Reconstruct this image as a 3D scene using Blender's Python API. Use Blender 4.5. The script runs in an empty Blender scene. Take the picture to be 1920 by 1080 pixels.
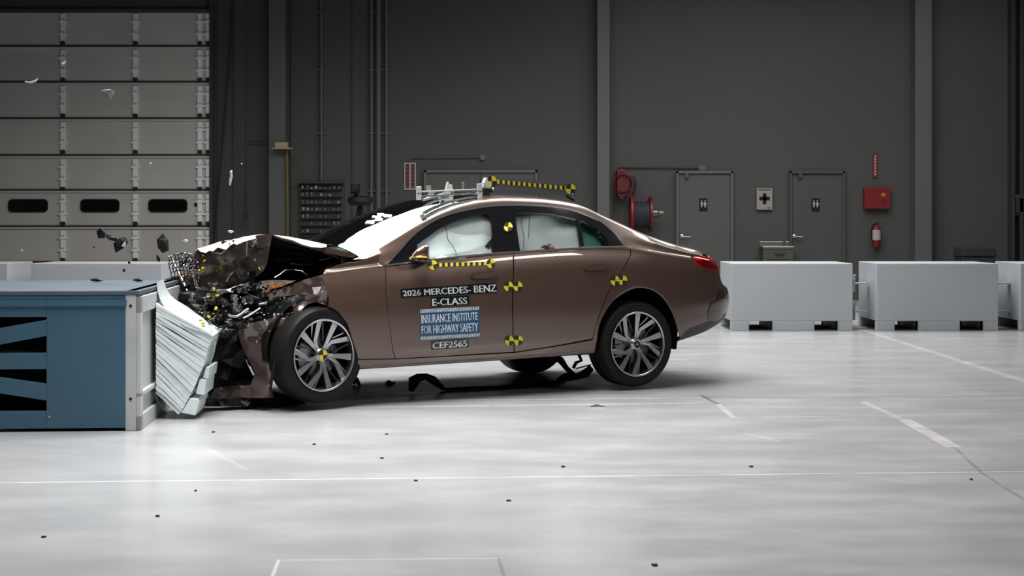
import bpy, bmesh, math, random
from mathutils import Vector, Matrix, noise
from mathutils.bvhtree import BVHTree
from mathutils.geometry import delaunay_2d_cdt
from mathutils.interpolate import poly_3d_calc

C = bpy.context.scene
COL = C.collection
random.seed(7)
PI = math.pi

# ------------------------------------------------------------------ camera, light, exposure
FPX, HC, HZ = 2990.0, 1.38, 414.0          # focal length in px, eye height, horizon row
cd = bpy.data.cameras.new('camera'); cam = bpy.data.objects.new('camera', cd); COL.objects.link(cam)
cam.location = (0, 0, HC); cam.rotation_euler = (PI/2, 0, 0)
cd.sensor_width = 36; cd.lens = FPX/1920*36; cd.shift_y = -(540-HZ)/1920; cd.clip_end = 200
C.camera = cam
C.view_settings.view_transform = 'Standard'; C.view_settings.look = 'None'
C.view_settings.gamma = 1; C.view_settings.exposure = 0.0; C.view_settings.use_curve_mapping = False
w = bpy.data.worlds.new('world'); C.world = w; w.use_nodes = True
w.node_tree.nodes['Background'].inputs[0].default_value = (.5, .52, .55, 1)
w.node_tree.nodes['Background'].inputs[1].default_value = .05

def area(name, loc, size, power, target=None, color=(1, 1, 1), spread=180):
    l = bpy.data.lights.new(name, 'AREA'); l.shape = 'RECTANGLE'; l.size, l.size_y = size
    l.energy = power; l.color = color; l.spread = math.radians(spread)
    o = bpy.data.objects.new(name, l); COL.objects.link(o); o.location = loc
    if target is not None:
        d = Vector(target)-Vector(loc); o.rotation_euler = d.to_track_quat('-Z', 'Y').to_euler()
    return o
area('overhead_light_bank', (-.6, 17.8, 6.8), (9.3, 7.2), 1180, (-.6, 17.8, 0), (1, .99, .97), 150)
area('rear_light_bank', (4.8, 22.8, 6.8), (7.5, 4.2), 390, (4.8, 22.8, 0), (1, .99, .97), 155)
area('camera_side_light', (-1.4, 10.0, 6.8), (7.0, 3.0), 480, (-1.2, 10.0, 0), (1, .99, .98), 98)
area('side_flood', (9.6, 7.4, 6.3), (2.6, 1.0), 75, (-.6, 12.4, .9), (1, .99, .98), 120)

# ------------------------------------------------------------------ materials
def mat(name, col, rough=.5, metal=0, coat=0, coat_r=.03, bump=None, var=None, spec=.5, sheen=0, emit=None):
    m = bpy.data.materials.new(name); m.use_nodes = True
    nt = m.node_tree; b = nt.nodes['Principled BSDF']
    b.inputs['Base Color'].default_value = (*col, 1)
    b.inputs['Roughness'].default_value = rough; b.inputs['Metallic'].default_value = metal
    b.inputs['Coat Weight'].default_value = coat; b.inputs['Coat Roughness'].default_value = coat_r
    b.inputs['Specular IOR Level'].default_value = spec
    if var or bump:
        tc = nt.nodes.new('ShaderNodeTexCoord')
    if var:                                   # (scale, amount): mottled wear of the paint itself
        n = nt.nodes.new('ShaderNodeTexNoise'); n.inputs['Scale'].default_value = var[0]; n.inputs['Detail'].default_value = 6
        nt.links.new(tc.outputs['Object'], n.inputs['Vector'])
        r = nt.nodes.new('ShaderNodeMapRange'); r.inputs['From Min'].default_value = .3; r.inputs['From Max'].default_value = .7
        r.inputs['To Min'].default_value = 1-var[1]; r.inputs['To Max'].default_value = 1+var[1]
        nt.links.new(n.outputs['Fac'], r.inputs['Value'])
        x = nt.nodes.new('ShaderNodeVectorMath'); x.operation = 'SCALE'; x.inputs[0].default_value = col
        nt.links.new(r.outputs[0], x.inputs['Scale']); nt.links.new(x.outputs[0], b.inputs['Base Color'])
    if bump:                                  # (scale, strength)
        n2 = nt.nodes.new('ShaderNodeTexNoise'); n2.inputs['Scale'].default_value = bump[0]; n2.inputs['Detail'].default_value = 4
        nt.links.new(tc.outputs['Object'], n2.inputs['Vector'])
        bp = nt.nodes.new('ShaderNodeBump'); bp.inputs['Strength'].default_value = bump[1]; bp.inputs['Distance'].default_value = .02
        nt.links.new(n2.outputs['Fac'], bp.inputs['Height']); nt.links.new(bp.outputs[0], b.inputs['Normal'])
    return m

def glass(name, tint, refl=1.0, rough=.0):
    m = bpy.data.materials.new(name); m.use_nodes = True; nt = m.node_tree; nt.nodes.clear()
    o = nt.nodes.new('ShaderNodeOutputMaterial'); mx = nt.nodes.new('ShaderNodeMixShader')
    t = nt.nodes.new('ShaderNodeBsdfTransparent'); t.inputs[0].default_value = (*tint, 1)
    g = nt.nodes.new('ShaderNodeBsdfGlossy'); g.inputs['Roughness'].default_value = rough; g.inputs[0].default_value = (1, 1, 1, 1)
    f = nt.nodes.new('ShaderNodeFresnel'); f.inputs[0].default_value = 1.52
    k = nt.nodes.new('ShaderNodeMath'); k.operation = 'MULTIPLY'; k.inputs[1].default_value = refl; k.use_clamp = True
    nt.links.new(f.outputs[0], k.inputs[0]); nt.links.new(k.outputs[0], mx.inputs[0])
    nt.links.new(t.outputs[0], mx.inputs[1]); nt.links.new(g.outputs[0], mx.inputs[2]); nt.links.new(mx.outputs[0], o.inputs[0])
    return m

M_ = {}
def mk(k, *a, **b): M_[k] = mat(k, *a, **b)
mk('paint', (.108, .068, .051), .34, .45, 1, .03)
mk('paint_crumpled', (.095, .062, .053), .30, .45, 1, .05, bump=(9, .25))
mk('black_gloss', (.006, .006, .007), .12, 0, 1)
mk('black_plastic', (.007, .007, .007), .55, bump=(30, .1), spec=.25)
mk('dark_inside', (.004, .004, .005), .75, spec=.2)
mk('vent_brown', (.035, .024, .021), .25, .3, 1)
mk('dark_under', (.035, .035, .037), .45)
mk('rubber', (.005, .0046, .0042), .6, bump=(60, .05), spec=.25)
mk('rim_face', (.52, .52, .54), .26, .9, .4)
mk('rim_black', (.018, .018, .02), .35, .3, .5)
mk('chrome', (.75, .76, .78), .08, 1)
mk('satin_trim', (.16, .14, .135), .25, .7, .5)
mk('raw_metal', (.42, .42, .42), .33, .9, bump=(25, .3))
mk('cast_metal', (.20, .20, .20), .42, .8, bump=(40, .5))
mk('wreck_metal', (.13, .125, .12), .45, .6, bump=(40, .5))
mk('wreck_black', (.007, .0065, .006), .5, .1, bump=(30, .6), spec=.3)
mk('wreck_brown', (.05, .035, .028), .5, .2, bump=(30, .6))
mk('orange', (.45, .13, .015), .45)
mk('copper', (.40, .18, .07), .35, .6)
mk('yellow', (.62, .56, .012), .5)
mk('marker_black', (.012, .009, .008), .5)
mk('airbag', (.86, .90, .895), .8)
mk('airbag_seam', (.10, .12, .12), .9)
mk('seat_cloth', (.015, .015, .017), .8)
mk('fixture_grey', (.10, .10, .10), .6)
mk('board_dim', (.04, .038, .036), .7)
mk('mirror_amber', (.9, .5, .02), .2, 0, 1)
mk('tail_red', (.45, .006, .006), .1, 0, 1)
mk('tail_dark', (.10, .002, .003), .1, 0, 1)
mk('decal_black', (.004, .0045, .005), .6, spec=.15)
mk('decal_grey', (.03, .032, .03), .5)
mk('decal_white', (.62, .67, .68), .5)
mk('decal_blue', (.012, .075, .19), .4)
mk('rack_white', (.55, .54, .53), .45, .2)
mk('rack_grey', (.25, .25, .25), .45, .3)
mk('board_grey', (.085, .09, .096), .5)
mk('block_blue', (.042, .11, .165), .45, 0, .15, .25, var=(1.2, .12))
mk('block_top', (.085, .105, .125), .8, spec=.15, var=(2, .1))
mk('block_grey', (.45, .46, .47), .5, var=(2.5, .12))
mk('honeycomb', (.70, .77, .77), .5, .0, var=(14, .06))
mk('honeycomb_sheet', (.33, .37, .38), .5, .0, bump=(8, .2))
mk('barrier_white', (.36, .38, .405), .55, var=(1, .03))
mk('barrier_dark', (.05, .05, .05), .8)
mk('bar_steel', (.45, .46, .47), .5, .4)
mk('wall_grey', (.056, .056, .054), .75, var=(.6, .05))
mk('column_grey', (.088, .088, .087), .6)
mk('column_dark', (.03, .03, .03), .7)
mk('door_grey', (.070, .070, .069), .55)
mk('frame_grey', (.10, .10, .098), .5)
mk('panel_grey', (.52, .50, .475), .5, var=(1.5, .05))
mk('panel_line', (.055, .052, .05), .7)
mk('panel_lip', (.55, .53, .51), .5)
mk('stile', (.85, .86, .87), .5)
mk('black_matte', (.004, .004, .004), .9)
mk('ceiling', (.03, .03, .03), .9)
mk('red', (.16, .004, .007), .5)
mk('dark_red', (.08, .003, .007), .5)
mk('sign_white', (.34, .32, .32), .6)
mk('sign_dim', (.26, .235, .23), .6)
mk('handle_metal', (.32, .32, .31), .3, .9)
mk('steel_fountain', (.17, .16, .14), .35, .8)
mk('tan', (.35, .28, .17), .6)
mk('cable', (.02, .018, .016), .8)
mk('dummy_skin', (.10, .045, .04), .6)
mk('shard_white', (.8, .8, .8), .25, .5)
mk('cord_yellow', (.12, .085, .03), .6)
mk('navy', (.02, .022, .035), .6)
M_['glass_side'] = glass('glass_side', (.975, .995, .992), .7)
M_['glass_quarter'] = glass('glass_quarter', (.66, .90, .83), .8)
M_['glass_wind'] = glass('glass_wind', (.62, .78, .72), 3.0, .015)
M_['glass_dark'] = glass('glass_dark', (.25, .30, .29), 1.4)

# ------------------------------------------------------------------ mesh helpers
class MB:
    def __init__(s): s.v = []; s.f = []; s.mi = []
    def add(s, vs, fs, mi=0):
        o = len(s.v); s.v += [tuple(p) for p in vs]; s.f += [tuple(i+o for i in f) for f in fs]; s.mi += [mi]*len(fs); return s
    def box(s, c, d, mi=0, R=None):
        x, y, z = d[0]/2, d[1]/2, d[2]/2
        vs = [Vector((i, j, k)) for k in (-z, z) for j in (-y, y) for i in (-x, x)]
        if R: vs = [R @ p for p in vs]
        c = Vector(c); vs = [p+c for p in vs]
        return s.add(vs, [(0, 2, 3, 1), (4, 5, 7, 6), (0, 1, 5, 4), (2, 6, 7, 3), (0, 4, 6, 2), (1, 3, 7, 5)], mi)
    def bb(s, x0, x1, y0, y1, z0, z1, mi=0): return s.box(((x0+x1)/2, (y0+y1)/2, (z0+z1)/2), (abs(x1-x0), abs(y1-y0), abs(z1-z0)), mi)
    def tube(s, pts, r, n=8, mi=0, caps=True):
        pts = [Vector(p) for p in pts]; rs = r if isinstance(r, (list, tuple)) else [r]*len(pts)
        rings = []; up = None
        for i, p in enumerate(pts):
            t = (pts[min(i+1, len(pts)-1)]-pts[max(i-1, 0)]).normalized()
            if up is None: up = Vector((0, 0, 1)) if abs(t.z) < .9 else Vector((1, 0, 0))
            a = t.cross(up)
            if a.length < 1e-4: a = t.orthogonal()
            a.normalize(); b = a.cross(t); up = b
            rings.append([p+(a*math.cos(2*PI*k/n)+b*math.sin(2*PI*k/n))*rs[i] for k in range(n)])
        vs = [q for g in rings for q in g]; fs = []
        for i in range(len(pts)-1):
            for k in range(n):
                k2 = (k+1) % n; fs.append((i*n+k, i*n+k2, (i+1)*n+k2, (i+1)*n+k))
        if caps: fs += [tuple(range(n))[::-1], tuple((len(pts)-1)*n+k for k in range(n))]
        return s.add(vs, fs, mi)
    def lathe(s, prof, o, axis, n=48, mi=0, closed=False):    # prof: (r, h) along axis
        o = Vector(o); ax = Vector(axis).normalized(); a = ax.orthogonal().normalized(); b = ax.cross(a)
        vs = [o+ax*h+(a*math.cos(2*PI*k/n)+b*math.sin(2*PI*k/n))*r for r, h in prof for k in range(n)]
        fs = []; m = len(prof)
        for i in range(m if closed else m-1):
            j = (i+1) % m
            for k in range(n):
                k2 = (k+1) % n; fs.append((i*n+k, j*n+k, j*n+k2, i*n+k2))
        return s.add(vs, fs, mi)
    def prism(s, poly, fn0, fn1, mi=0):                        # poly 2D; fn maps 2D -> 3D front / back
        n = len(poly); vs = [fn0(*p) for p in poly]+[fn1(*p) for p in poly]
        fs = [tuple(range(n)), tuple(range(2*n-1, n-1, -1))]+[(i, i+n, (i+1) % n+n, (i+1) % n) for i in range(n)]
        return s.add(vs, fs, mi)
    def grid(s, pts, th=None, mi=0):                           # pts[i][j]; th: offset vector for thickness
        a = len(pts); b = len(pts[0]); vs = [Vector(p) for r in pts for p in r]
        F = [(i*b+j, i*b+j+1, (i+1)*b+j+1, (i+1)*b+j) for i in range(a-1) for j in range(b-1)]
        if th is None: return s.add(vs, F, mi)
        n = a*b; t = Vector(th); vs2 = [p+t for p in vs]
        F2 = [tuple(k+n for k in f[::-1]) for f in F]; E = []
        per = [(0, j) for j in range(b)]+[(i, b-1) for i in range(1, a)]+[(a-1, j) for j in range(b-2, -1, -1)]+[(i, 0) for i in range(a-2, 0, -1)]
        idx = [i*b+j for i, j in per]
        for q in range(len(idx)):
            x, y = idx[q], idx[(q+1) % len(idx)]; E.append((x, x+n, y+n, y))
        return s.add(vs+vs2, F+F2+E, mi)
    def blob(s, c, r, sub=1, amp=.3, mi=0, sc=(1, 1, 1), R=None):
        bm = bmesh.new(); bmesh.ops.create_icosphere(bm, subdivisions=sub, radius=1)
        bm.verts.ensure_lookup_table(); vs = []
        for v in bm.verts:
            k = 1+amp*(random.random()*2-1); p = Vector((v.co.x*sc[0], v.co.y*sc[1], v.co.z*sc[2]))*r*k
            if R: p = R @ p
            vs.append(p+Vector(c))
        fs = [tuple(v.index for v in f.verts) for f in bm.faces]; bm.free()
        return s.add(vs, fs, mi)
    def build(s, name, mats, parent=None, smooth=False, bevel=0, fix=True):
        me = bpy.data.meshes.new(name); me.from_pydata(s.v, [], s.f)
        for m in (mats if isinstance(mats, (list, tuple)) else [mats]): me.materials.append(M_[m] if isinstance(m, str) else m)
        me.polygons.foreach_set('material_index', s.mi)
        if fix:
            bm = bmesh.new(); bm.from_mesh(me); bmesh.ops.recalc_face_normals(bm, faces=bm.faces); bm.to_mesh(me); bm.free()
        me.update()
        if smooth: me.shade_smooth() if hasattr(me, 'shade_smooth') else None
        o = bpy.data.objects.new(name, me); COL.objects.link(o)
        if parent: o.parent = parent
        if bevel:
            b = o.modifiers.new('bevel', 'BEVEL'); b.width = bevel; b.segments = 2; b.limit_method = 'ANGLE'
        return o
def autosmooth(o, deg=35):
    me = o.data; me.shade_smooth()
    try: me.set_sharp_from_angle(angle=math.radians(deg))
    except Exception: pass
    return o
def tag(o, label=None, cat=None, group=None, kind=None):
    if label: o['label'] = label
    if cat: o['category'] = cat
    if group: o['group'] = group
    if kind: o['kind'] = kind
    return o
def struct(o): o['kind'] = 'structure'; return o
def empty(name, loc, rz=0, parent=None):
    o = bpy.data.objects.new(name, None); COL.objects.link(o); o.location = loc; o.rotation_euler = (0, 0, rz); o.empty_display_size = .2
    if parent: o.parent = parent
    return o
def W(px, py, D): return Vector(((px-960)/FPX*D, D, HC-(py-HZ)/FPX*D))
def FL(px, py):
    D = FPX*HC/(py-HZ); return ((px-960)/FPX*D, D)

# ------------------------------------------------------------------ the hall
YB = 27.7
XL, XR, YF, ZT = -13.0, 12.0, -4.0, 8.2
def floor_mat():
    m = bpy.data.materials.new('floor_epoxy'); m.use_nodes = True; nt = m.node_tree; N = nt.nodes; L = nt.links
    b = N['Principled BSDF']; tc = N.new('ShaderNodeTexCoord')
    def math_(op, a, bb=None, clamp=False):
        n = N.new('ShaderNodeMath'); n.operation = op; n.use_clamp = clamp
        for i, x in enumerate((a, bb)):
            if x is None: continue
            if isinstance(x, (int, float)): n.inputs[i].default_value = x
            else: L.new(x, n.inputs[i])
        return n.outputs[0]
    sep = N.new('ShaderNodeSeparateXYZ'); L.new(tc.outputs['Object'], sep.inputs[0]); X, Y = sep.outputs[0], sep.outputs[1]
    def tex(scale, det, st=(1, 1, 1), rough=.55):
        mp = N.new('ShaderNodeMapping'); mp.inputs['Scale'].default_value = st; L.new(tc.outputs['Object'], mp.inputs[0])
        n = N.new('ShaderNodeTexNoise'); n.inputs['Scale'].default_value = scale; n.inputs['Detail'].default_value = det; n.inputs['Roughness'].default_value = rough
        L.new(mp.outputs[0], n.inputs['Vector']); return n.outputs['Fac']
    def rng(v, a, c, d=0., e=1.):
        n = N.new('ShaderNodeMapRange'); L.new(v, n.inputs[0]); n.inputs[1].default_value = a; n.inputs[2].default_value = c; n.inputs[3].default_value = d; n.inputs[4].default_value = e; return n.outputs[0]
    wob = math_('MULTIPLY', math_('SUBTRACT', tex(1.5, 3), .5), .03)
    def seg(p, q, wd, soft=.008):
        (x0, y0), (x1, y1) = p, q; ln = math.hypot(x1-x0, y1-y0); dx, dy = (x1-x0)/ln, (y1-y0)/ln
        ax = math_('SUBTRACT', X, x0); ay = math_('SUBTRACT', Y, y0)
        al = math_('ADD', math_('MULTIPLY', ax, dx), math_('MULTIPLY', ay, dy))
        cr = math_('ADD', math_('MULTIPLY', ax, -dy), math_('MULTIPLY', ay, dx))
        cr = math_('ADD', cr, wob)
        d1 = math_('SUBTRACT', math_('ABSOLUTE', cr), wd/2)
        d2 = math_('SUBTRACT', math_('ABSOLUTE', math_('SUBTRACT', al, ln/2)), ln/2)
        return rng(math_('MAXIMUM', d1, d2), 0, soft, 1, 0)
    col = None
    base = N.new('ShaderNodeMix'); base.data_type = 'RGBA'; base.inputs[6].default_value = (.325, .330, .336, 1); base.inputs[7].default_value = (.365, .370, .376, 1)
    L.new(rng(tex(.8, 6, (1, 1.8, 1)), .35, .65), base.inputs[0]); col = base.outputs[2]
    def over(mask, c, k=1.):
        nonlocal col
        n = N.new('ShaderNodeMix'); n.data_type = 'RGBA'; n.inputs[7].default_value = (*c, 1)
        L.new(math_('MULTIPLY', mask, k), n.inputs[0]); L.new(col, n.inputs[6]); col = n.outputs[2]
    breakup = rng(tex(5, 5), .3, .55, .25, 1)
    streak = rng(tex(2.2, 8, (.6, 9, 1), .7), .60, .70)
    over(streak, (.40, .40, .41), .35)
    spk = rng(tex(26, 3, (1, 2.5, 1), .6), .70, .75); over(spk, (.5, .5, .5), .5)
    dark = rng(tex(34, 2), .755, .79); over(dark, (.12, .11, .11), .5)
    scuff = rng(tex(3.1, 9, (1, 3, 1), .75), .62, .70); over(scuff, (.22, .22, .23), .35)
    lines = [((0, 905), (1920, 884), .016, (.78, .78, .78), .75), ((380, 767), (1300, 756), .03, (.75, .75, .76), .8),
             ((660, 741), (1190, 734), .018, (.72, .72, .73), .6), ((660, 752), (1315, 746), .022, (.78, .78, .78), .8),
             ((1315, 745), (1925, 742), .022, (.16, .15, .145), .7), ((1315, 750), (1925, 747), .02, (.66, .63, .62), .5),
             ((1370, 783), (1925, 775), .02, (.66, .65, .65), .6), ((1615, 618), (1925, 716), .085, (.66, .60, .58), .7),
             ((1618, 753), (1700, 790), .05, (.68, .62, .60), .6), ((1695, 786), (1788, 838), .09, (.72, .67, .66), .8),
             ((1788, 838), (1842, 887), .012, (.20, .19, .18), .7), ((1842, 887), (1930, 944), .014, (.22, .20, .20), .7),
             ((1315, 741), (1347, 758), .025, (.12, .11, .10), .7), ((1347, 758), (1376, 783), .035, (.70, .68, .67), .6),
             ((512, 1080), (521, 1050), .006, (.75, .75, .75), .8), ((521, 1050), (940, 1047), .006, (.70, .70, .70), .6), ((935, 1047), (948, 1082), .006, (.2, .2, .2), .6),
             ((500, 877), (650, 881), .008, (.55, .42, .30), .6), ((390, 842), (460, 880), .03, (.62, .58, .53), .35),
             ((1395, 812), (1460, 826), .02, (.68, .68, .68), .4)]
    for p, q, wd, c, k in lines:
        mm = math_('MULTIPLY', seg(FL(*p), FL(*q), wd), breakup); over(mm, tuple(q*.9 for q in c), k)
    L.new(col, b.inputs['Base Color'])
    L.new(rng(tex(1.3, 5, (1, 2, 1)), .3, .7, .16, .30), b.inputs['Roughness'])
    b.inputs['Specular IOR Level'].default_value = .45
    bp = N.new('ShaderNodeBump'); bp.inputs['Strength'].default_value = .05; bp.inputs['Distance'].default_value = .01
    L.new(tex(3, 3), bp.inputs['Height']); L.new(bp.outputs[0], b.inputs['Normal'])
    return m
M_['floor'] = floor_mat()
struct(MB().bb(XL-.2, XR+.2, YF-.2, YB+.2, -.2, 0).build('floor', 'floor'))
struct(MB().bb(XL, XR, YB, YB+.2, 0, ZT).build('wall_back', 'wall_grey'))
struct(MB().bb(XL-.2, XL, YF, YB+.2, 0, ZT).build('wall_left', 'wall_grey'))
struct(MB().bb(XR, XR+.2, YF, YB+.2, 0, ZT).build('wall_right', 'wall_grey'))
struct(MB().bb(XL, XR, YF-.2, YF, 0, ZT).build('wall_front', 'wall_grey'))
struct(MB().bb(XL-.2, XR+.2, YF-.2, YB+.2, ZT, ZT+.2).build('ceiling', 'ceiling'))

SW = FPX/YB
def wx(px): return (px-960)/SW
def wz(py): return HC-(py-HZ)/SW
def wbox(m, x0, y0, x1, y1, dep, mi=0, off=0):   # raised box on the back wall, given by pixel corners
    return m.bb(wx(x0), wx(x1), YB-off-dep, YB-off, wz(y1), wz(y0), mi)

# sectional overhead door on the left
dr = struct(wbox(MB(), -190, 20, 396, 560, .06).build('door_1', 'panel_grey'))
joints = [20+k*67.6 for k in range(0, 9)]
jl = MB(); jp = MB()
for k, y in enumerate([20, 88, 155, 223, 292, 357, 425, 492]):
    if k: wbox(jl, -190, y-3, 396, y+1.2, .012, off=.06); wbox(jp, -190, y+1.2, 396, y+4.2, .028, off=.06)
    else: wbox(jl, -190, y-2, 396, y+5, .02, off=.06)
jl.build('panel_joint', 'panel_line', dr); jp.build('panel_lip', 'panel_lip', dr)
for sx, sw in ((-14, 4), (120.5, 4.2), (256, 4.2), (376.5, 4), (391, 3.2)):
    s_ = MB(); d_ = MB()
    for k, y in enumerate([20, 88, 155, 223, 292, 357, 425]):
        y2 = y+67.5
        wbox(s_, sx-sw, y+7, sx+sw, y2-8, .035, off=.06)
        for q in (.28, .72):
            yy = y+7+(y2-y-15)*q; wbox(s_, sx-sw-3.5, yy-1.4, sx+sw+3.5, yy+1.4, .045, off=.06)
            for e in (-1.6, 1.6): wbox(d_, sx+e-.8, yy-5.5, sx+e+.8, yy-4, .04, off=.06)
        wbox(d_, sx-sw*.9, y2-9, sx+sw*.9, y2-2.5, .05, off=.06)
    o = s_.build('hinge_strip', 'stile', dr); d_.build('hinge', 'cable', o)
for k, (a, b) in enumerate(((18, 92), (153, 226), (280, 353))):
    m = MB(); x0, x1, z0, z1 = wx(a), wx(b), wz(398), wz(373.5); r = .07; P = []
    for cx, cz, a0 in ((x1-r, z1-r, 0), (x0+r, z1-r, 90), (x0+r, z0+r, 180), (x1-r, z0+r, 270)):
        for q in range(5): t = math.radians(a0+q*22.5); P.append((cx+r*math.cos(t), cz+r*math.sin(t)))
    m.prism(P, lambda x, z: (x, YB-.085, z), lambda x, z: (x, YB-.05, z))
    cx, cz = (x0+x1)/2, (z0+z1)/2
    o = m.build('door_window', 'black_plastic', dr)
    g = MB().prism([(cx+(x-cx)*.93, cz+(z-cz)*.82) for x, z in P], lambda x, z: (x, YB-.088, z), lambda x, z: (x, YB-.08, z)).build('pane', 'black_gloss', o)
MB().lathe([(0, 0), (.035, 0), (.035, .01), (0, .01)], (wx(369), YB-.075, wz(384)), (0, 1, 0), 16).build('red_mark', 'dark_red', dr)
# guide track by the door, shade put into its colour; wall panel joints
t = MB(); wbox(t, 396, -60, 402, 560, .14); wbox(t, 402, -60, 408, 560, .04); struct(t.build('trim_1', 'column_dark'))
t = MB()
for x in (437, 601, 660): wbox(t, x-.8, -60, x+.8, 560, .02)
struct(t.build('trim_2', 'column_dark'))
def column(n, x0, x1, m='column_grey', dark=6):
    c = MB(); wbox(c, x0, -60, x1, 565, .30); o = struct(c.build('trim_%d' % n, m, bevel=.006))
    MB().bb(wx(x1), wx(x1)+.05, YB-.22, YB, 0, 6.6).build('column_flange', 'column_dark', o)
    return o
column(3, 509, 540); column(4, 1118, 1141); column(5, 1708, 1739)
t = MB(); wbox(t, 1889, -60, 1894, 565, .25); wbox(t, 1906, -60, 1912, 565, .2); struct(t.build('trim_6', 'column_dark'))
# pipes on the wall
for x, r, l in ((603, .022, 'thin grey conduit ending at the parts board'), (697, .03, 'leftmost of three tall pipes behind the black camera stand'), (710, .045, 'thickest of three tall pipes behind the black camera stand'), (725, .03, 'rightmost of three tall pipes behind the black camera stand')):
    m = MB(); X = wx(x); zb_ = wz(340 if x == 603 else 440)
    m.tube([(X, YB-r-.03, zb_), (X, YB-r-.03, 6.2)], r, 12)
    for zz in (1.9, 2.9, 4.0, 5.0): m.box((X, YB-.02, zz), (.12, .06, .03))
    o = autosmooth(m.build('wall_pipe', 'column_grey')); tag(o, l, 'pipe')
# hanging pull cord and cable, left wall part
m = MB(); m.tube([(wx(465), YB-.25, 6.5), (wx(465), YB-.25, wz(352))], .008, 6)
o = empty('pull_cord', (wx(465), YB-.25, wz(408))); 
mm = MB(); mm.tube([(0, 0, .1), (0, 0, 5.2)], .007, 6); mm.build('cord', 'cable', o)
mm = MB(); mm.tube([(0, 0, .22), (0, 0, .55)], .016, 8); mm.build('grip', 'cable', o)
mm = MB(); mm.box((0, 0, .05), (.07, .07, .16)); mm.build('control_box', 'cable', o, bevel=.01)
tag(o, 'dark pull cord with a small control box hanging left of the left column', 'cord')
m = MB(); m.tube([(wx(441), YB-.12, 5.6), (wx(432), YB-.12, wz(120)), (wx(420), YB-.12, wz(260)), (wx(408), YB-.12, wz(400)), (wx(404), YB-.12, wz(470))], .018, 6)
tag(autosmooth(m.build('wall_cable', 'cable')), 'dark cable slanting down the wall beside the roller door', 'cable')
m = MB(); m.tube([(wx(466), YB-.1, wz(264)), (wx(480), YB-.1, wz(266)), (wx(509), YB-.1, wz(267))], .01, 6)
tag(m.build('wire', 'cable'), 'thin dark wire sagging to the left column', 'wire')
o = empty('work_lamp', (wx(535), YB-.42, wz(281)))
MB().box((0, 0, .06), (.22, .16, .10)).build('housing', 'tan', o, bevel=.01)
MB().box((.01, 0, .005), (.34, .2, .02)).build('flange', 'tan', o)
MB().box((-.04, .07, .05), (.10, .12, .08)).build('bracket', 'cable', o)
tag(o, 'small tan box lamp clamped on the left column', 'lamp')
m = MB(); m.tube([(wx(542.5), YB-.335, wz(281)), (wx(544), YB-.32, wz(400)), (wx(543), YB-.3, wz(500))], .028, 8)
tag(m.build('power_cord', 'cord_yellow'), 'brownish cord hanging down the column below the tan lamp', 'cord')

# parts board
o = empty('parts_board', (wx(603), YB, wz(445)))
bx0, bx1, bz0, bz1 = wx(561)-wx(603), wx(646)-wx(603), 0, wz(342)-wz(445)
MB().bb(bx0, bx1, -.05, 0, bz0, bz1).build('board', 'board_dim', o, bevel=.01)
m = MB(); m.bb(bx0, bx1, -.16, -.05, bz1-.02, bz1+.01)
for k in range(7): zz = bz1-.12-k*.125; m.bb(bx0+.03, bx1-.03, -.13, -.05, zz-.008, zz+.008)
m.build('shelf', 'column_dark', o)
for k in range(7):
    for q in range(9):
        if random.random() < .75:
            X = bx0+.08+q*.077+random.uniform(-.01, .01); zz = bz1-.112-k*.125
            h = random.uniform(.03, .07)
            MB().box((X, -.095, zz+h/2), (random.uniform(.025, .05), .04, h)).build('fitting', random.choice(['column_grey', 'fixture_grey', 'fixture_grey', 'frame_grey', 'rack_grey']), o)
tag(o, 'dark wall board with rows of small metal fittings', 'parts board')

# camera on a stand behind the car
o = empty('studio_camera', (wx(706), YB-3, 0)); s3 = (YB-3)/FPX
def sc_(px, py): return ((px-706)*s3, HC-(py-HZ)*s3)
m = MB(); x, z = sc_(706, 378); m.lathe([(0, -.06), (.15, -.06), (.20, 0), (.19, .06), (.1, .09), (0, .09)], (x, 0, z), (0, 0, 1), 24); m.build('turntable_head', 'black_plastic', o)
m = MB(); x, z = sc_(697, 354); m.box((x, 0, z), (.13, .2, .16)); m.lathe([(0, 0), (.05, 0), (.055, .1), (0, .1)], (x, -.1, z), (0, -1, 0), 16); m.build('camera_body', 'black_plastic', o, bevel=.01)
m = MB(); x0_, z0_ = sc_(697, 364); x1_, z1_ = sc_(705, 375); m.tube([(x0_, 0, z0_), (x1_, 0, z1_)], .03, 8); m.build('arm', 'black_plastic', o)
zt = sc_(706, 384)[1]
for a in (90, 210, 330): MB().tube([(0, 0, zt), (.45*math.cos(math.radians(a)), .45*math.sin(math.radians(a)), 0)], [.03, .02], 8).build('leg', 'black_plastic', o)
tag(o, 'black camera head on a stand seen above the windshield', 'camera')

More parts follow.
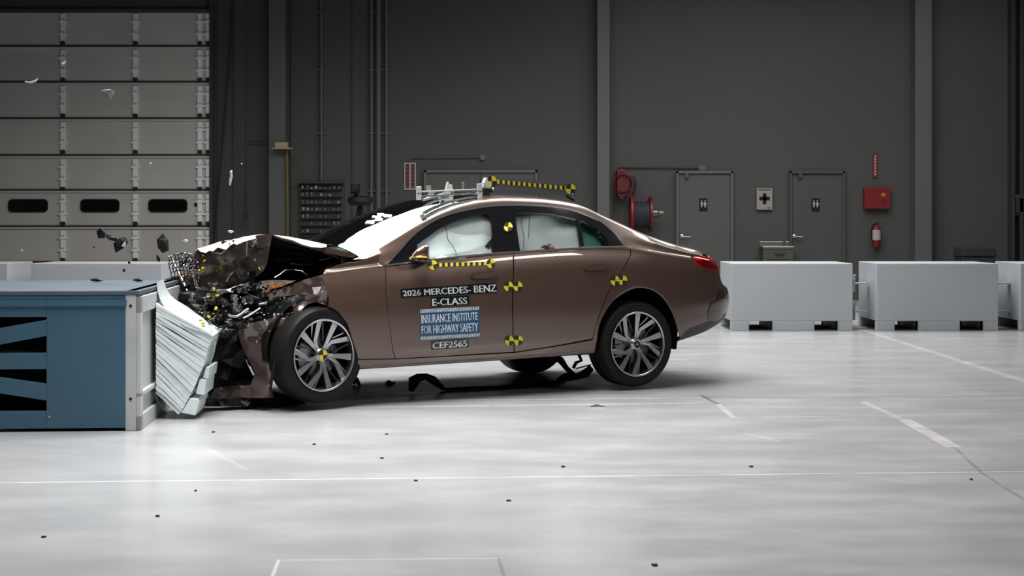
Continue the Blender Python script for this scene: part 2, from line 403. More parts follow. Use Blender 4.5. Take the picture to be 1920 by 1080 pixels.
# wall sign, double doors
def wsign(name, x0, y0, x1, y1, m, label, cat, dep=.02, off=0):
    o = empty(name, ((wx(x0)+wx(x1))/2, YB-off, wz(y1))); W2 = (wx(x1)-wx(x0))/2; Hh = wz(y0)-wz(y1)
    MB().bb(-W2, W2, -dep, 0, 0, Hh).build('panel', m, o); tag(o, label, cat); return o, W2, Hh
o, a, h = wsign('wall_sign', 758, 305, 780, 356, 'sign_white', 'tall white sign with two dark red bars by the pipes', 'sign')
for s in (-1, 1): MB().bb(s*a*.46-a*.32, s*a*.46+a*.32, -.024, -.018, h*.06, h*.95).build('red_bar', 'dark_red', o)
for k in range(6):
    for s in (-1, 1): MB().bb(s*a*.46-a*.2, s*a*.46+a*.2, -.027, -.023, h*(.12+.14*k), h*(.13+.14*k)).build('print_line', 'sign_dim', o)
def wall_door(n, x0, x1, y0, frame, leaf, w_=5):
    o = struct(wbox(MB(), x0+w_, y0+w_, x1-w_, 563, .05).build('door_%d' % n, leaf))
    f = MB(); wbox(f, x0, y0, x0+w_, 563, .09); wbox(f, x1-w_, y0, x1, 563, .09); wbox(f, x0, y0, x1, y0+w_, .09)
    f.build('door_frame', frame, o, bevel=.004); return o
o = wall_door(2, 795, 1008, 319, 'frame_grey', 'door_grey', 5)
m = MB(); wbox(m, 900, 324, 902, 563, .056); m.build('meeting_gap', 'column_dark', o)
m = MB(); m.tube([(wx(769), YB-.03, wz(304)), (wx(770), YB-.03, wz(298)), (wx(775), YB-.03, wz(296)), (wx(900), YB-.03, wz(295))], .011, 6)
e = empty('conduit_box', (wx(905), YB, wz(301))); tag(e, 'small round junction box with thin conduit above the double doors', 'junction box')
cdt = m; o2 = cdt.build('conduit', 'column_grey', e); o2.matrix_parent_inverse = Matrix.Translation(e.location).inverted()
MB().lathe([(0, 0), (.05, 0), (.05, .05), (0, .05)], (0, 0, .055), (0, -1, 0), 16).build('box', 'frame_grey', e)

def lever(o, px, py, d=1):
    X, Z = wx(px), wz(py); m = MB(); m.lathe([(0, 0), (.035, 0), (.035, .02), (.014, .03), (.014, .07), (0, .07)], (X, YB-.05, Z), (0, -1, 0), 20)
    h = m.build('door_handle', 'handle_metal', o, smooth=False); autosmooth(h)
    MB().tube([(X, YB-.115, Z), (X+d*.03, YB-.12, Z-.005), (X+d*.14, YB-.115, Z-.012)], .011, 8).build('lever', 'handle_metal', h)
for n, x0, x1, fr, lf, sx in ((3, 1267, 1374, 'frame_grey', 'door_grey', 1318), (4, 1479, 1583, 'wall_grey', 'wall_grey', 1528)):
    o = wall_door(n, x0, x1, 321, fr, lf, 4.5)
    lever(o, x0+11 if n == 3 else x0+9, 443)
    m = MB(); wbox(m, x0+17, 324, x0+23, 333, .06, off=.05); m.build('door_closer', lf, o)
    m = MB(); wbox(m, x0+4.5, 326, x0+5.6, 563, .053); wbox(m, x0+5, 325, x1-5, 326.2, .053); m.build('door_gap', 'column_dark', o)
    s, a, h = wsign('restroom_sign', sx-7.5, 372, sx+7.5, 396, 'black_plastic', 'black restroom sign with two white figures on the %s grey door' % ('wider-framed' if n == 3 else 'faint right'), 'sign', .01, .05)
    for q in (-1, 1):
        m = MB(); m.lathe([(0, 0), (.013, 0), (0, .004)], (q*a*.42, -.011, h*.80), (0, -1, 0), 12)
        m.prism([(q*a*.42-.02, h*.7), (q*a*.42-(.026 if q > 0 else .016), h*.5), (q*a*.42-.012, h*.45), (q*a*.42-.010, h*.3), (q*a*.42+.010, h*.3), (q*a*.42+.012, h*.45), (q*a*.42+(.026 if q > 0 else .016), h*.5), (q*a*.42+.02, h*.7)], lambda x, z: (x, -.014, z), lambda x, z: (x, -.009, z))
        m.build('figure', 'sign_white', s)
# first aid sign, drinking fountain
s, a, h = wsign('first_aid_sign', 1418, 353, 1447, 393, 'sign_dim', 'pale first aid sign with black cross between the two grey doors', 'sign', .06)
MB().bb(-.03, .03, -.066, -.058, h*.26, h*.76).build('cross', 'black_matte', s); MB().bb(-.09, .09, -.066, -.058, h*.435, h*.60).build('cross', 'black_matte', s)
for k in range(7): MB().bb(-a*.8+k*a*.23, -a*.8+k*a*.23+a*.15, -.064, -.058, h*.90, h*.95).build('lettering', 'cable', s)
MB().bb(a*.35, a*.8, -.064, -.058, h*.06, h*.10).build('lettering', 'cable', s)
o = empty('drinking_fountain', (wx(1452), YB, wz(500)))
m = MB(); H0 = wz(459)-wz(500); m.bb(-.26, .26, -.42, 0, 0, H0-.06); m.build('body', 'steel_fountain', o, bevel=.01)
m = MB(); m.bb(-.27, .27, -.44, 0, H0-.06, H0-.02); m.bb(-.27, .27, -.05, 0, H0-.02, H0+.06); m.build('basin', 'handle_metal', o, bevel=.008)
m = MB(); m.tube([(.16, -.1, H0-.02), (.16, -.1, H0+.05), (.13, -.13, H0+.07)], .012, 8); m.build('spout', 'handle_metal', o)
m = MB(); m.bb(-.2, .2, -.43, -.415, H0*.35, H0*.37); m.bb(-.06, .1, -.45, -.42, H0*.55, H0*.62); m.build('push_bar', 'cable', o)
tag(o, 'stainless drinking fountain with spout beside the right grey door', 'drinking fountain')
# extinguisher sign, red box, extinguisher
s, a, h = wsign('extinguisher_sign', 1636, 287, 1645, 334, 'red', 'narrow upright red sign with pale letters above the red box', 'sign')
for k, ch in enumerate(range(7)): MB().bb(-a*.45, a*.45, -.024, -.018, h*(.88-.12*k)-.02, h*(.88-.12*k)+.018).build('lettering', 'sign_dim', s)
s, a, h = wsign('fire_box', 1618, 352, 1666, 391, 'red', 'flat red wall box above the fire extinguisher', 'box', .12)
MB().bb(a*.3, a*.62, -.128, -.118, h*.58, h*.74).build('label_plate', 'orange', s); MB().bb(a*.3, a*.55, -.128, -.118, h*.3, h*.4).build('label_plate', 'dark_red', s)
o = empty('fire_extinguisher', (wx(1640), YB-.12, wz(463)))
m = MB(); m.lathe([(0, 0), (.065, .005), (.075, .02), (.075, .30), (.06, .345), (.03, .365), (.025, .38), (0, .38)], (0, 0, 0), (0, 0, 1), 24); autosmooth(m.build('cylinder', 'red', o))
m = MB(); m.lathe([(.0765, .12), (.0765, .30)], (0, 0, 0), (0, 0, 1), 24); autosmooth(m.build('label_wrap', 'sign_white', o))
m = MB(); m.box((0, 0, .395), (.035, .04, .03)); m.tube([(0, 0, .41), (.05, 0, .435)], .008, 6); m.tube([(0, 0, .40), (.06, 0, .40)], .008, 6); m.build('valve', 'black_plastic', o)
m = MB(); m.tube([(-.02, 0, .395), (-.07, -.02, .38), (-.09, -.03, .3), (-.09, -.03, .15), (-.06, -.03, .08)], .011, 8); autosmooth(m.build('hose', 'black_plastic', o))
MB().bb(-.05, .05, .08, .119, .1, .3).build('wall_bracket', 'cable', o)
tag(o, 'red fire extinguisher with white label hanging below the red box', 'fire extinguisher')
# hose reels
o = empty('alarm_bell', (wx(1167), YB, wz(372)))
m = MB(); H0 = wz(315)-wz(370)
P = [(-.12, H0*.95), (-.02, H0), (.03, H0*.93), (.10, H0*.75), (.13, H0*.55), (.12, H0*.3), (.08, H0*.12), (0, 0), (-.1, H0*.05), (-.12, H0*.2)]
m.prism(P, lambda x, z: (x, -.32, z), lambda x, z: (x, -.02, z)); m.build('housing', 'dark_red', o, bevel=.02)
m = MB(); m.lathe([(.15, 0), (.17, .02), (.17, .05), (.15, .07)], (-.02, -.3, H0*.5), (0, -1, 0), 32); m.build('rim', 'red', o)
m = MB(); m.tube([(.13, -.1, H0*.72), (.2, -.1, H0*.7), (.22, -.1, H0*.5), (.2, -.1, H0*.3), (.15, -.1, -.02)], .016, 8); m.build('hose', 'cable', o)
m = MB(); m.tube([(-.06, -.25, .02), (0, -.25, -.01), (.04, -.25, .03)], .012, 6); m.build('latch', 'handle_metal', o)
tag(o, 'dark red reel housing high on the wall beside the column', 'hose reel')
o = empty('hose_reel', (wx(1198), YB-.35, wz(440))); zc = wz(402)-wz(440)
for x, r, mm_ in ((-.16, .32, 'red'), (.17, .30, 'dark_red')):
    m = MB(); m.lathe([(0, -.03), (r*.7, -.03), (r*.9, -.04), (r, -.02), (r, .02), (r*.9, .0), (0, 0)], (x, 0, zc), (1 if x > 0 else -1, 0, 0), 40); autosmooth(m.build('flange', mm_, o))
m = MB(); m.lathe([(.22, -.14), (.235, -.11), (.22, -.08), (.235, -.05), (.22, -.02), (.235, .01), (.22, .04), (.235, .07), (.22, .10), (.23, .15)], (0, 0, zc), (1, 0, 0), 36); autosmooth(m.build('wound_hose', 'navy', o))
m = MB(); m.lathe([(0, 0), (.07, 0), (.07, .12), (.05, .14), (.05, .22), (0, .22)], (.17, 0, zc+.02), (1, 0, 0), 20); autosmooth(m.build('swivel_joint', 'steel_fountain', o))
m = MB(); m.box((-.02, .25, zc), (.3, .18, .5)); m.build('wall_bracket', 'dark_red', o, bevel=.01)
tag(o, 'large red hose reel with dark wound hose behind the rear window', 'hose reel')
m = MB(); m.tube([(wx(1160), YB-.03, wz(314)), (wx(1308), YB-.03, wz(315))], .011, 6)
e = empty('conduit_box', (wx(1316), YB, wz(320))); tag(e, 'small junction box with thin conduit above the left restroom door', 'junction box')
o2 = m.build('conduit', 'column_dark', e); o2.matrix_parent_inverse = Matrix.Translation(e.location).inverted()
MB().bb(-.06, .06, -.05, 0, 0, .09).build('box', 'column_grey', e)
# bin and right box
o = empty('utility_bin', (wx(1796), YB-1.0, 0)); 
z1_ = HC-(463-HZ)/FPX*(YB-1); z2_ = HC-(480-HZ)/FPX*(YB-1)
MB().bb(-.28, .28, -.25, .25, .1, z2_).build('body', 'navy', o, bevel=.02)
m = MB(); m.prism([(-.30, z2_), (-.26, z1_), (.26, z1_), (.30, z2_)], lambda x, z: (x, -.28, z), lambda x, z: (x, .28, z)); m.build('lid', 'cable', o, bevel=.02)
for s in (-1, 1): MB().lathe([(0, -.03), (.1, -.03), (.1, .03), (0, .03)], (s*.2, .15, .1), (1, 0, 0), 20).build('wheel', 'rubber', o)
tag(o, 'dark lidded bin behind the right-hand white barrier', 'bin')
o = empty('wall_switch_box', (wx(1912), YB, wz(400)))
MB().bb(-.13, .2, -.2, 0, 0, .28).build('box', 'navy', o, bevel=.02); MB().bb(-.14, .21, -.16, 0, -.03, .32).build('back_plate', 'column_grey', o)
m = MB(); m.tube([(-.1, -.05, 0), (-.11, -.05, -.4), (-.11, -.05, -1.3)], .03, 8); m.build('cable', 'cable', o)
tag(o, 'dark blue switch box on the wall at the right edge', 'box')

# ------------------------------------------------------------------ white steel barriers in a row
YBar = FPX*HC/(620.5-HZ); SB = FPX/YBar
def barrier(x0, x1, label, pins):
    o = empty('barrier', ((x0-960)/SB, YBar, 0)); Wd = (x1-x0)/SB; Hh = HC-(494-HZ)/SB; dp = 1.05
    z1 = 18.5/SB; hs = [(.115*Wd, .17*Wd+.12), (.69*Wd-.02, .87*Wd)]
    hs = [(14/SB*1.0+.13, 14/SB+.13+.29), (Wd-.16-.29-.03, Wd-.19)]
    m = MB()
    m.bb(0, Wd, 0, dp, z1, Hh); xs = [0]+[q for a in hs for q in a]+[Wd]
    for k in range(0, len(xs), 2): m.bb(xs[k], xs[k+1], 0, .12, 0, z1); m.bb(xs[k], xs[k+1], dp-.12, dp, 0, z1)
    m.build('body', 'barrier_white', o, bevel=.006)
    for a, b in hs:
        q = MB(); q.bb(a-.01, a, .0, dp, 0, z1); q.bb(b, b+.01, 0, dp, 0, z1); q.build('fork_pocket', 'barrier_white', o)
    m2 = MB(); m2.bb(.01, Wd-.01, .012, dp-.012, .003, .012); m2.build('base_plate', 'barrier_dark', o)
    if pins:
        for zz in (.60, .24):
            q = MB(); q.bb(Wd, Wd+.12, .40, .50, zz+.03, zz+.05); q.bb(Wd+.10, Wd+.27, .38, .52, zz-.03, zz-.01); q.build('link_plate', 'bar_steel', o)
            q = MB(); q.tube([(Wd+.105, .45, zz-.13), (Wd+.105, .45, zz+.08)], .022, 10); q.lathe([(0, 0), (.035, 0), (.035, .025), (0, .025)], (Wd+.105, .45, zz+.07), (0, 0, 1), 16); q.build('link_pin', 'bar_steel', o)
    tag(o, label, 'barrier', 'white barriers across the hall'); return o
barrier(1371, 1599, 'white steel barrier just behind the car tail', True)
barrier(1644, 1871.5, 'white steel barrier second from the right edge, before the red fire box', True)
barrier(1885.5+28, 2141, 'white steel barrier cut off by the right edge', False)
barrier(58, 303, 'white steel barrier standing behind the blue block', False)
barrier(-231, 14, 'white steel barrier cut off by the left edge behind the blue block', False)
# ------------------------------------------------------------------ fixed blue test block
D0 = FPX*HC/(808-HZ); s0 = FPX/D0; HB = (808-545)/s0; XB = (235-960)/s0; XG = (255-960)/s0; D1 = 12.35
BR = math.radians(4); o = empty('crash_block', (XG, D0, 0), BR); ox = XG
blk = o
def bxs(m, x0, x1, y0, y1, z0, z1): return m.bb(x0-ox, x1-ox, y0-D0, y1-D0, z0, z1)
xa = (90-960)/s0
bxs(MB(), xa, XB, D0, D0+.02, .02, HB-.03).build('side_panel', 'block_blue', o, bevel=.004)
m = MB(); bxs(m, xa-2.2, xa, D0, D0+.05, .02, .115+.02); bxs(m, xa-2.2, xa, D0, D0+.05, HB-.17, HB-.03); 
def zpx(y): return HC-(y-HZ)/s0
for (ya, yb, yc, yd) in ((615, 599, 629, 646), (661, 661, 691, 691), (705, 719, 750, 735)):
    ya2, yd2 = ya+(ya-yb)*2, yd+(yd-yc)*2
    m.prism([(xa-ox-(90/s0)*3, zpx(ya2+0*1)), (xa-ox, zpx(yb)), (xa-ox, zpx(yc)), (xa-ox-(90/s0)*3, zpx(yd2))], lambda x, z: (x, 0, z), lambda x, z: (x, .05, z))
m.build('truss_bar', 'block_blue', o, bevel=.003)
m = MB(); bxs(m, xa-2.3, XB, D0+.35, D1, .02, HB-.04); m.build('core', 'dark_inside', o)
m = MB(); bxs(m, xa-2.3, XG+.02, D0-.005, D1, HB-.03, HB); m.build('top_plate', 'block_top', o, bevel=.005)
m = MB(); bxs(m, xa-.6, XB+.01, D0-.012, D0+.01, HB-.10, HB-.06); m.build('ledge', 'block_blue', o)
m = MB(); bxs(m, XB, XG, D0, D1, 0, HB); m.build('face_plate', 'block_grey', o, bevel=.006)
m = MB(); bxs(m, XG, XG+.03, D0, D0+.10, 0, HB-.04); bxs(m, XG, XG+.03, D0, D1, HB-.15, HB-.04); bxs(m, XG, XG+.03, D0, D1, .0, .10); bxs(m, XG, XG+.03, D0, D1, .22, .25); m.build('face_frame', 'block_grey', o, bevel=.004)
for z in (.21, HB-.10): MB().lathe([(0, 0), (.01, 0), (.01, .004), (0, .004)], ((XB+XG)/2-ox, 0, z), (0, -1, 0), 10).build('bolt', 'black_matte', o)
m = MB(); xx = (96-960)/s0-ox; m.lathe([(0, 0), (.008, 0), (.008, .003), (0, .003)], (xx, 0, zpx(780)), (0, -1, 0), 10); m.build('bolt', 'sign_white', o)
m = MB(); m.tube([(-2.6, .2, .45), (-.85, .2, .5), (-.70, .2, .49)], .025, 8); m.build('inner_strut', 'tan', o)
tag(o, 'large blue and grey steel crash block with open truss side', 'crash block')

# crushed honeycomb barrier face
DH = 11.07; 
o = empty('honeycomb_barrier', W(300, 735, DH)); hc0 = o.location.copy()
def HW(px, py, d=0):
    p = W(px, py, DH)-hc0; return p+Vector((-math.sin(BR), math.cos(BR), 0))*d
Lf = [(287, 567), (285, 576)]; 
left = [569, 577, 583, 589, 596, 603, 610, 618, 626, 635, 644, 653, 662, 672, 682, 692, 702, 712, 722, 731, 735, 738]
right = [(392, 624), (397, 631), (396, 638), (393, 646), (390, 654), (388, 662), (386, 671), (383, 681), (379, 691), (375, 701), (371, 710), (368, 719), (364, 728), (359, 737), (355, 745), (351, 752), (348, 758), (345, 764), (342, 769), (340, 773), (337, 776), (334, 778)]
for k in range(len(left)-1):
    a = (292+random.uniform(-.8, .8), left[k]); b = (292+random.uniform(-.8, .8), left[k+1]-1.0); c = right[k+1]; d = right[k]
    mid = random.uniform(-1.5, 1.5); g = random.uniform(.6, 1.6)
    top = [a, ((a[0]*2+d[0])/3, (a[1]*2+d[1])/3+mid), ((a[0]+d[0]*2)/3, (a[1]+d[1]*2)/3+mid*.6), d]
    bot = [b, ((b[0]*2+c[0])/3, (b[1]*2+c[1])/3+mid-g*.6), ((b[0]+c[0]*2)/3, (b[1]+c[1]*2)/3+mid*.6-g*.6), (c[0]-.5, c[1]-g)]
    P = top+bot[::-1]; jit = random.uniform(0, .012)
    m = MB(); m.prism(P, lambda x, y, j=jit: HW(x, y, j), lambda x, y: HW(x, y, .55)); m.build('honeycomb_layer', 'honeycomb', o)
m = MB(); m.prism([(292, 572), (390, 628), (388, 640), (340, 770), (292, 733)], lambda x, y: HW(x, y, .03), lambda x, y: HW(x, y, .5)); m.build('core', 'cable', o)
sh = [(289, 532, .12), (291, 545, .10), (296, 560, .08), (304, 574, .06), (315, 588, .04), (329, 602, .02), (346, 611, .0), (365, 618, 0), (385, 623, 0), (397, 630, 0)]
up_ = [(294, 526, .30), (300, 545, .30), (308, 557, .30), (318, 566, .30), (330, 573, .30), (344, 582, .30), (358, 592, .28), (371, 599, .24), (384, 608, .18), (395, 624, .1)]
G = [[], [], []]
for (x, y, d), (x2, y2, d2) in zip(sh, up_):
    G[0].append(HW(x, y, d)); G[1].append(HW((x+x2)/2, (y+y2)/2-1, (d+d2)/2)); G[2].append(HW(x2, y2, d2))
m = MB(); m.grid(G, (0.002, 0, -.006)); autosmooth(m.build('curled_sheet', 'honeycomb_sheet', o), 60)
for (x, y) in ((376, 601), (380, 607), (381, 612)):
    m = MB(); c = HW(x, y, .02); m.box(c, (.022, .02, .012)); m.build('yellow_mark', 'yellow', o)
for k, P in enumerate(([(384, 690), (391, 690), (388, 712), (378, 710)], [(373, 712), (385, 713), (382, 742), (366, 739)], [(356, 747), (370, 748), (373, 754), (366, 779), (340, 774)])):
    m = MB(); m.prism(P, lambda x, y, k=k: HW(x, y, .06-.03*k), lambda x, y: HW(x+2, y, .5)); m.build('bumper_block', 'honeycomb', o, bevel=.003)
m = MB(); m.tube([HW(286, 738, .1), HW(291, 755, .1), HW(300, 768, .1), HW(312, 778, .1)], .006, 6); m.build('torn_edge', 'raw_metal', o)
m = MB(); m.tube([HW(390, 632, .2), HW(396, 650, .2), HW(392, 670, .2), HW(386, 688, .2)], .010, 6); m.build('torn_edge', 'honeycomb_sheet', o)
tag(o, 'crushed pale honeycomb barrier fanned out between blue block and car', 'crash barrier')

# ------------------------------------------------------------------ the car: frame of reference
TH = math.radians(30)
CO = Vector((.561, 13.805, 0))
CU = Vector((math.cos(TH), math.sin(TH), 0)); CV = Vector((-math.sin(TH), math.cos(TH), 0))
car = empty('sedan', CO, TH)
tag(car, 'brown four-door sedan with crushed front hitting the barrier', 'car')
def pc(px, py, v):                              # local car point on the plane v=const seen at a photo pixel
    a = (px-960)/FPX; Y = (v+CO.x*CV.x+CO.y*CV.y)/(a*CV.x+CV.y); X = a*Y
    return Vector(((X-CO.x)*CU.x+(Y-CO.y)*CU.y, v, HC-(py-HZ)/FPX*Y))
def lray(px, py):
    o = Vector((0, 0, HC)); d = Vector(((px-960)/FPX, 1, -(py-HZ)/FPX)).normalized()
    q = o-CO; return Vector((q.dot(CU), q.dot(CV), q.z)), Vector((d.dot(CU), d.dot(CV), d.z))

def pchip(xs, ys):
    n = len(xs); h = [xs[i+1]-xs[i] for i in range(n-1)]; dl = [(ys[i+1]-ys[i])/h[i] for i in range(n-1)]
    d = [0]*n; d[0] = dl[0]; d[-1] = dl[-1]
    for i in range(1, n-1):
        if dl[i-1]*dl[i] <= 0: d[i] = 0
        else:
            w1 = 2*h[i]+h[i-1]; w2 = h[i]+2*h[i-1]; d[i] = (w1+w2)/(w1/dl[i-1]+w2/dl[i])
    def f(x):
        if x <= xs[0]: return ys[0]+d[0]*(x-xs[0])
        if x >= xs[-1]: return ys[-1]+d[-1]*(x-xs[-1])
        lo = 0
        while xs[lo+1] < x: lo += 1
        t = (x-xs[lo])/h[lo]; a = ys[lo]; b = ys[lo+1]; H_ = h[lo]
        return a*(1+2*t)*(1-t)**2+H_*d[lo]*t*(1-t)**2+b*t*t*(3-2*t)+H_*d[lo+1]*t*t*(t-1)
    return f
def tab(pts): return pchip([p[0] for p in pts], [p[1] for p in pts])
f_zb = tab([(-3.4, .27), (-2.47, .28), (-.37, .31), (.3, .335), (.45, .37), (.73, .43), (.99, .50), (1.14, .53)])
f_zk6 = tab([(-3.4, .97), (-2.8, 1.0), (-2.24, 1.05), (-1.9, 1.08), (-1.16, 1.13), (-.5, 1.155), (-.05, 1.15), (.35, 1.105), (.6, 1.075), (.9, 1.04), (1.14, 1.01)])
f_zk9 = tab([(-3.4, 1.02), (-2.8, 1.085), (-2.5, 1.09), (-2.36, 1.132), (-2.27, 1.17), (-2.10, 1.253), (-1.87, 1.357), (-1.61, 1.455), (-1.41, 1.508), (-1.19, 1.54), (-.99, 1.55), (-.69, 1.543), (-.41, 1.515), (-.28, 1.485), (-.12, 1.42), (.07, 1.34), (.25, 1.262), (.44, 1.195), (.61, 1.15), (.79, 1.115), (.95, 1.075), (1.14, 1.05)])
f_vk9 = tab([(-3.4, .80), (-2.36, .80), (-2.1, .775), (-1.87, .715), (-1.61, .655), (-1.4, .615), (-1.2, .60), (-.7, .585), (-.3, .605), (.0, .655), (.25, .71), (.55, .76), (.8, .76), (1.14, .72)])
f_vk6 = tab([(-3.4, .84), (-2.8, .86), (-2.2, .88), (-1, .89), (0, .885), (.35, .87), (.6, .845), (.9, .80), (1.14, .76)])
f_w = tab([(-3.4, .95), (-2.6, .99), (-2, 1), (0, 1), (.35, .99), (.6, .968), (.9, .92), (1.14, .88)])
f_cr = tab([(-2.6, .09), (-2.2, .11), (-1.8, .09), (-1.2, .05), (-.5, .035), (.3, .04), (.8, .035), (1.14, .02)])
TK = [0, .16, .28, .36, .72, .97, 1.13, 1.16, 1.40, 1.62, 1.66, 1.72, 2.0, 2.35]; TC = 2.35
EXT = [1.12, 1.21, 1.26, 1.26, 1.22, 1.14, 1.09, 1.07, 1.05, 1.04, 1.035, 1.02, 1.01, 1.0]
U0 = .66
def section(u):
    zb, z6, z9, v9, v6, w_, cr = f_zb(u), f_zk6(u), f_zk9(u), f_vk9(u), f_vk6(u), f_w(u), f_cr(u)
    e = min(max((u+.7)/.8, 0), 1); e = e*e*(3-2*e); z9 -= .026*e
    z4 = max(.72, zb+.27); z5 = max(z6-.17, z4+.05)
    ks = [(.70*w_, zb-.015), (.865*w_, zb), (.895*w_, zb+.075), (.915*w_, zb+.15), (.935*w_, z4), (.925*w_, z5), (v6, z6), (v6-.018, z6+.022),
          ((v6-.018+v9)/2+.004, (z6+.022+z9)/2), (v9+(v6-.018-v9)*.09, z9-(z9-z6-.022)*.085), (v9, z9), (v9-.055-.04*e, z9+.017+.03*e), (.32, z9+.017+.032*e+cr*.72), (0, z9+.017+.032*e+cr)]
    if u > -.1: q = min((u+.1)/.25, 1); ks[7] = (v6-.018-.016*q, z6+.022-.008*q)
    if z9-z6 < .12: ks[7] = (v6-.034, z6+.014); ks[8] = ((v6+v9)/2, z6+(z9-z6)*.68); ks[9] = (v9+(v6-v9)*.1, z6+(z9-z6)*.93)
    return ks
_sc = {}
def S(U, T):
    sg = -1
    if T > TC: T = 2*TC-T; sg = 1
    if U <= U0: u = U; fv = 1; a = None
    else:
        a = min((U-U0)/(2-U0), 1)*PI/2; fv = max(math.cos(a), 0)**.50; u = None
    key = round(U, 5)
    if key not in _sc:
        if u is not None:
            ks = section(u); us = [u]*14
        else:
            sa = math.sin(a)**.75
            us = [U0+(e-U0)*sa for e in EXT]
            ks = []
            for k in range(14): q = section(us[k])[k]; ks.append((q[0]*fv, q[1]))
        _sc[key] = (tab(list(zip(TK, [k[0] for k in ks]))), tab(list(zip(TK, [k[1] for k in ks]))), tab(list(zip(TK, us))))
    fv_, fz_, fu_ = _sc[key]
    return Vector((fu_(T), sg*fv_(T), fz_(T)))
def Sn(U, T):
    e = .004; T1, T0 = min(T+e, 2*TC), max(T-e, 0)
    a = S(min(U+e, 2), T)-S(U-e, T); b = S(U, T1)-S(U, T0)
    n = a.cross(b)
    if n.length < 1e-12: return Vector((1, 0, 0))
    n.normalize()
    p = S(U, T)
    c = Vector((min(p.x, .3)-0, 0, .75)); c.x = p.x if p.x < .3 else .3
    return n if n.dot(p-c) > 0 else -n
# ray surface
NU, NT = 300, 90
Ug = [-3.3+i*(5.3/NU) for i in range(NU+1)]; Tg = [j*TC/NT for j in range(NT+1)]
gv = [S(U, T) for U in Ug for T in Tg]; gf = []; gp = []
for i in range(NU):
    for j in range(NT):
        a, b, c, d = i*(NT+1)+j, (i+1)*(NT+1)+j, (i+1)*(NT+1)+j+1, i*(NT+1)+j+1
        gf += [(a, b, c), (a, c, d)]
bvh = BVHTree.FromPolygons(gv, gf)
def hit(px, py):
    o, d = lray(px, py); loc, n, idx, dist = bvh.ray_cast(o, d)
    if loc is None: return None
    f = gf[idx]; w_ = poly_3d_calc([gv[k] for k in f], loc)
    U = sum(w_[q]*Ug[f[q]//(NT+1)] for q in range(3)); T = sum(w_[q]*Tg[f[q] % (NT+1)] for q in range(3))
    return (U, T)
def H(px, py):
    h = hit(px, py)
    r = 0
    while h is None and r < 30:
        r += 1
        for q in range(16):
            h = hit(px+r*math.cos(q*PI/8), py+r*math.sin(q*PI/8))
            if h: break
    if r > 3: print('H far', px, py, r)
    if h is None: raise RuntimeError('miss %s' % px)
    return h
def HL(pts): return [H(*p) for p in pts]

def inside(p, poly):
    x, y = p; c = False; n = len(poly)
    for i in range(n):
        x0, y0 = poly[i]; x1, y1 = poly[i-1]
        if (y0 > y) != (y1 > y) and x < (x1-x0)*(y-y0)/(y1-y0)+x0: c = not c
    return c
def smooth(P, k=4):
    o = []
    for i in range(len(P)-1):
        p0, p1, p2, p3 = P[max(i-1, 0)], P[i], P[i+1], P[min(i+2, len(P)-1)]
        for q in range(k):
            t = q/k; o.append(tuple(.5*(2*p1[c]+(p2[c]-p0[c])*t+(2*p0[c]-5*p1[c]+4*p2[c]-p3[c])*t*t+(3*p1[c]-p0[c]-3*p2[c]+p3[c])*t**3) for c in (0, 1)))
    return o+[tuple(P[-1])]
def dens(poly, st):
    o = []
    for i in range(len(poly)):
        a, b = poly[i], poly[(i+1) % len(poly)]; L_ = math.hypot(b[0]-a[0], b[1]-a[1]); n = max(1, int(L_/st))
        for k in range(n): o.append((a[0]+(b[0]-a[0])*k/n, a[1]+(b[1]-a[1])*k/n))
    return o
def edist(p, segs_):
    best = 9
    for (a, b) in segs_:
        dx, dy = b[0]-a[0], b[1]-a[1]; l2 = dx*dx+dy*dy or 1e-9; t = max(0, min(1, ((p[0]-a[0])*dx+(p[1]-a[1])*dy)/l2))
        d = math.hypot(p[0]-a[0]-dx*t, p[1]-a[1]-dy*t)
        if d < best: best = d
    return best
def tri2d(outer, holes, st, jitter=0):
    rings = [dens(outer, st)]+[dens(h, st) for h in holes]
    vs = []; ed = []
    for r in rings:
        o = len(vs); vs += r; ed += [(o+i, o+(i+1) % len(r)) for i in range(len(r))]
    segs_ = [(vs[a], vs[b]) for a, b in ed]
    xs = [p[0] for p in outer]; ys = [p[1] for p in outer]
    buckets = {}
    for s in segs_:
        for q in s: buckets.setdefault((int(q[0]/st), int(q[1]/st)), []).append(s)
    y = min(ys)+st*.5
    while y < max(ys):
        x = min(xs)+st*.5
        while x < max(xs):
            p = (x+random.uniform(-jitter, jitter)*st, y+random.uniform(-jitter, jitter)*st)
            near = []; bx, by = int(p[0]/st), int(p[1]/st)
            for i in (-1, 0, 1):
                for j in (-1, 0, 1): near += buckets.get((bx+i, by+j), [])
            if inside(p, outer) and not any(inside(p, h) for h in holes) and (not near or edist(p, near) > st*.35): vs.append(p)
            x += st
        y += st
    r = delaunay_2d_cdt([Vector(p) for p in vs], ed, [], 0, 1e-7)
    V2 = [(p.x, p.y) for p in r[0]]; F = []
    for f in r[2]:
        c = (sum(V2[i][0] for i in f)/3, sum(V2[i][1] for i in f)/3)
        if inside(c, outer) and not any(inside(c, h) for h in holes): F.append(tuple(f))
    return V2, F
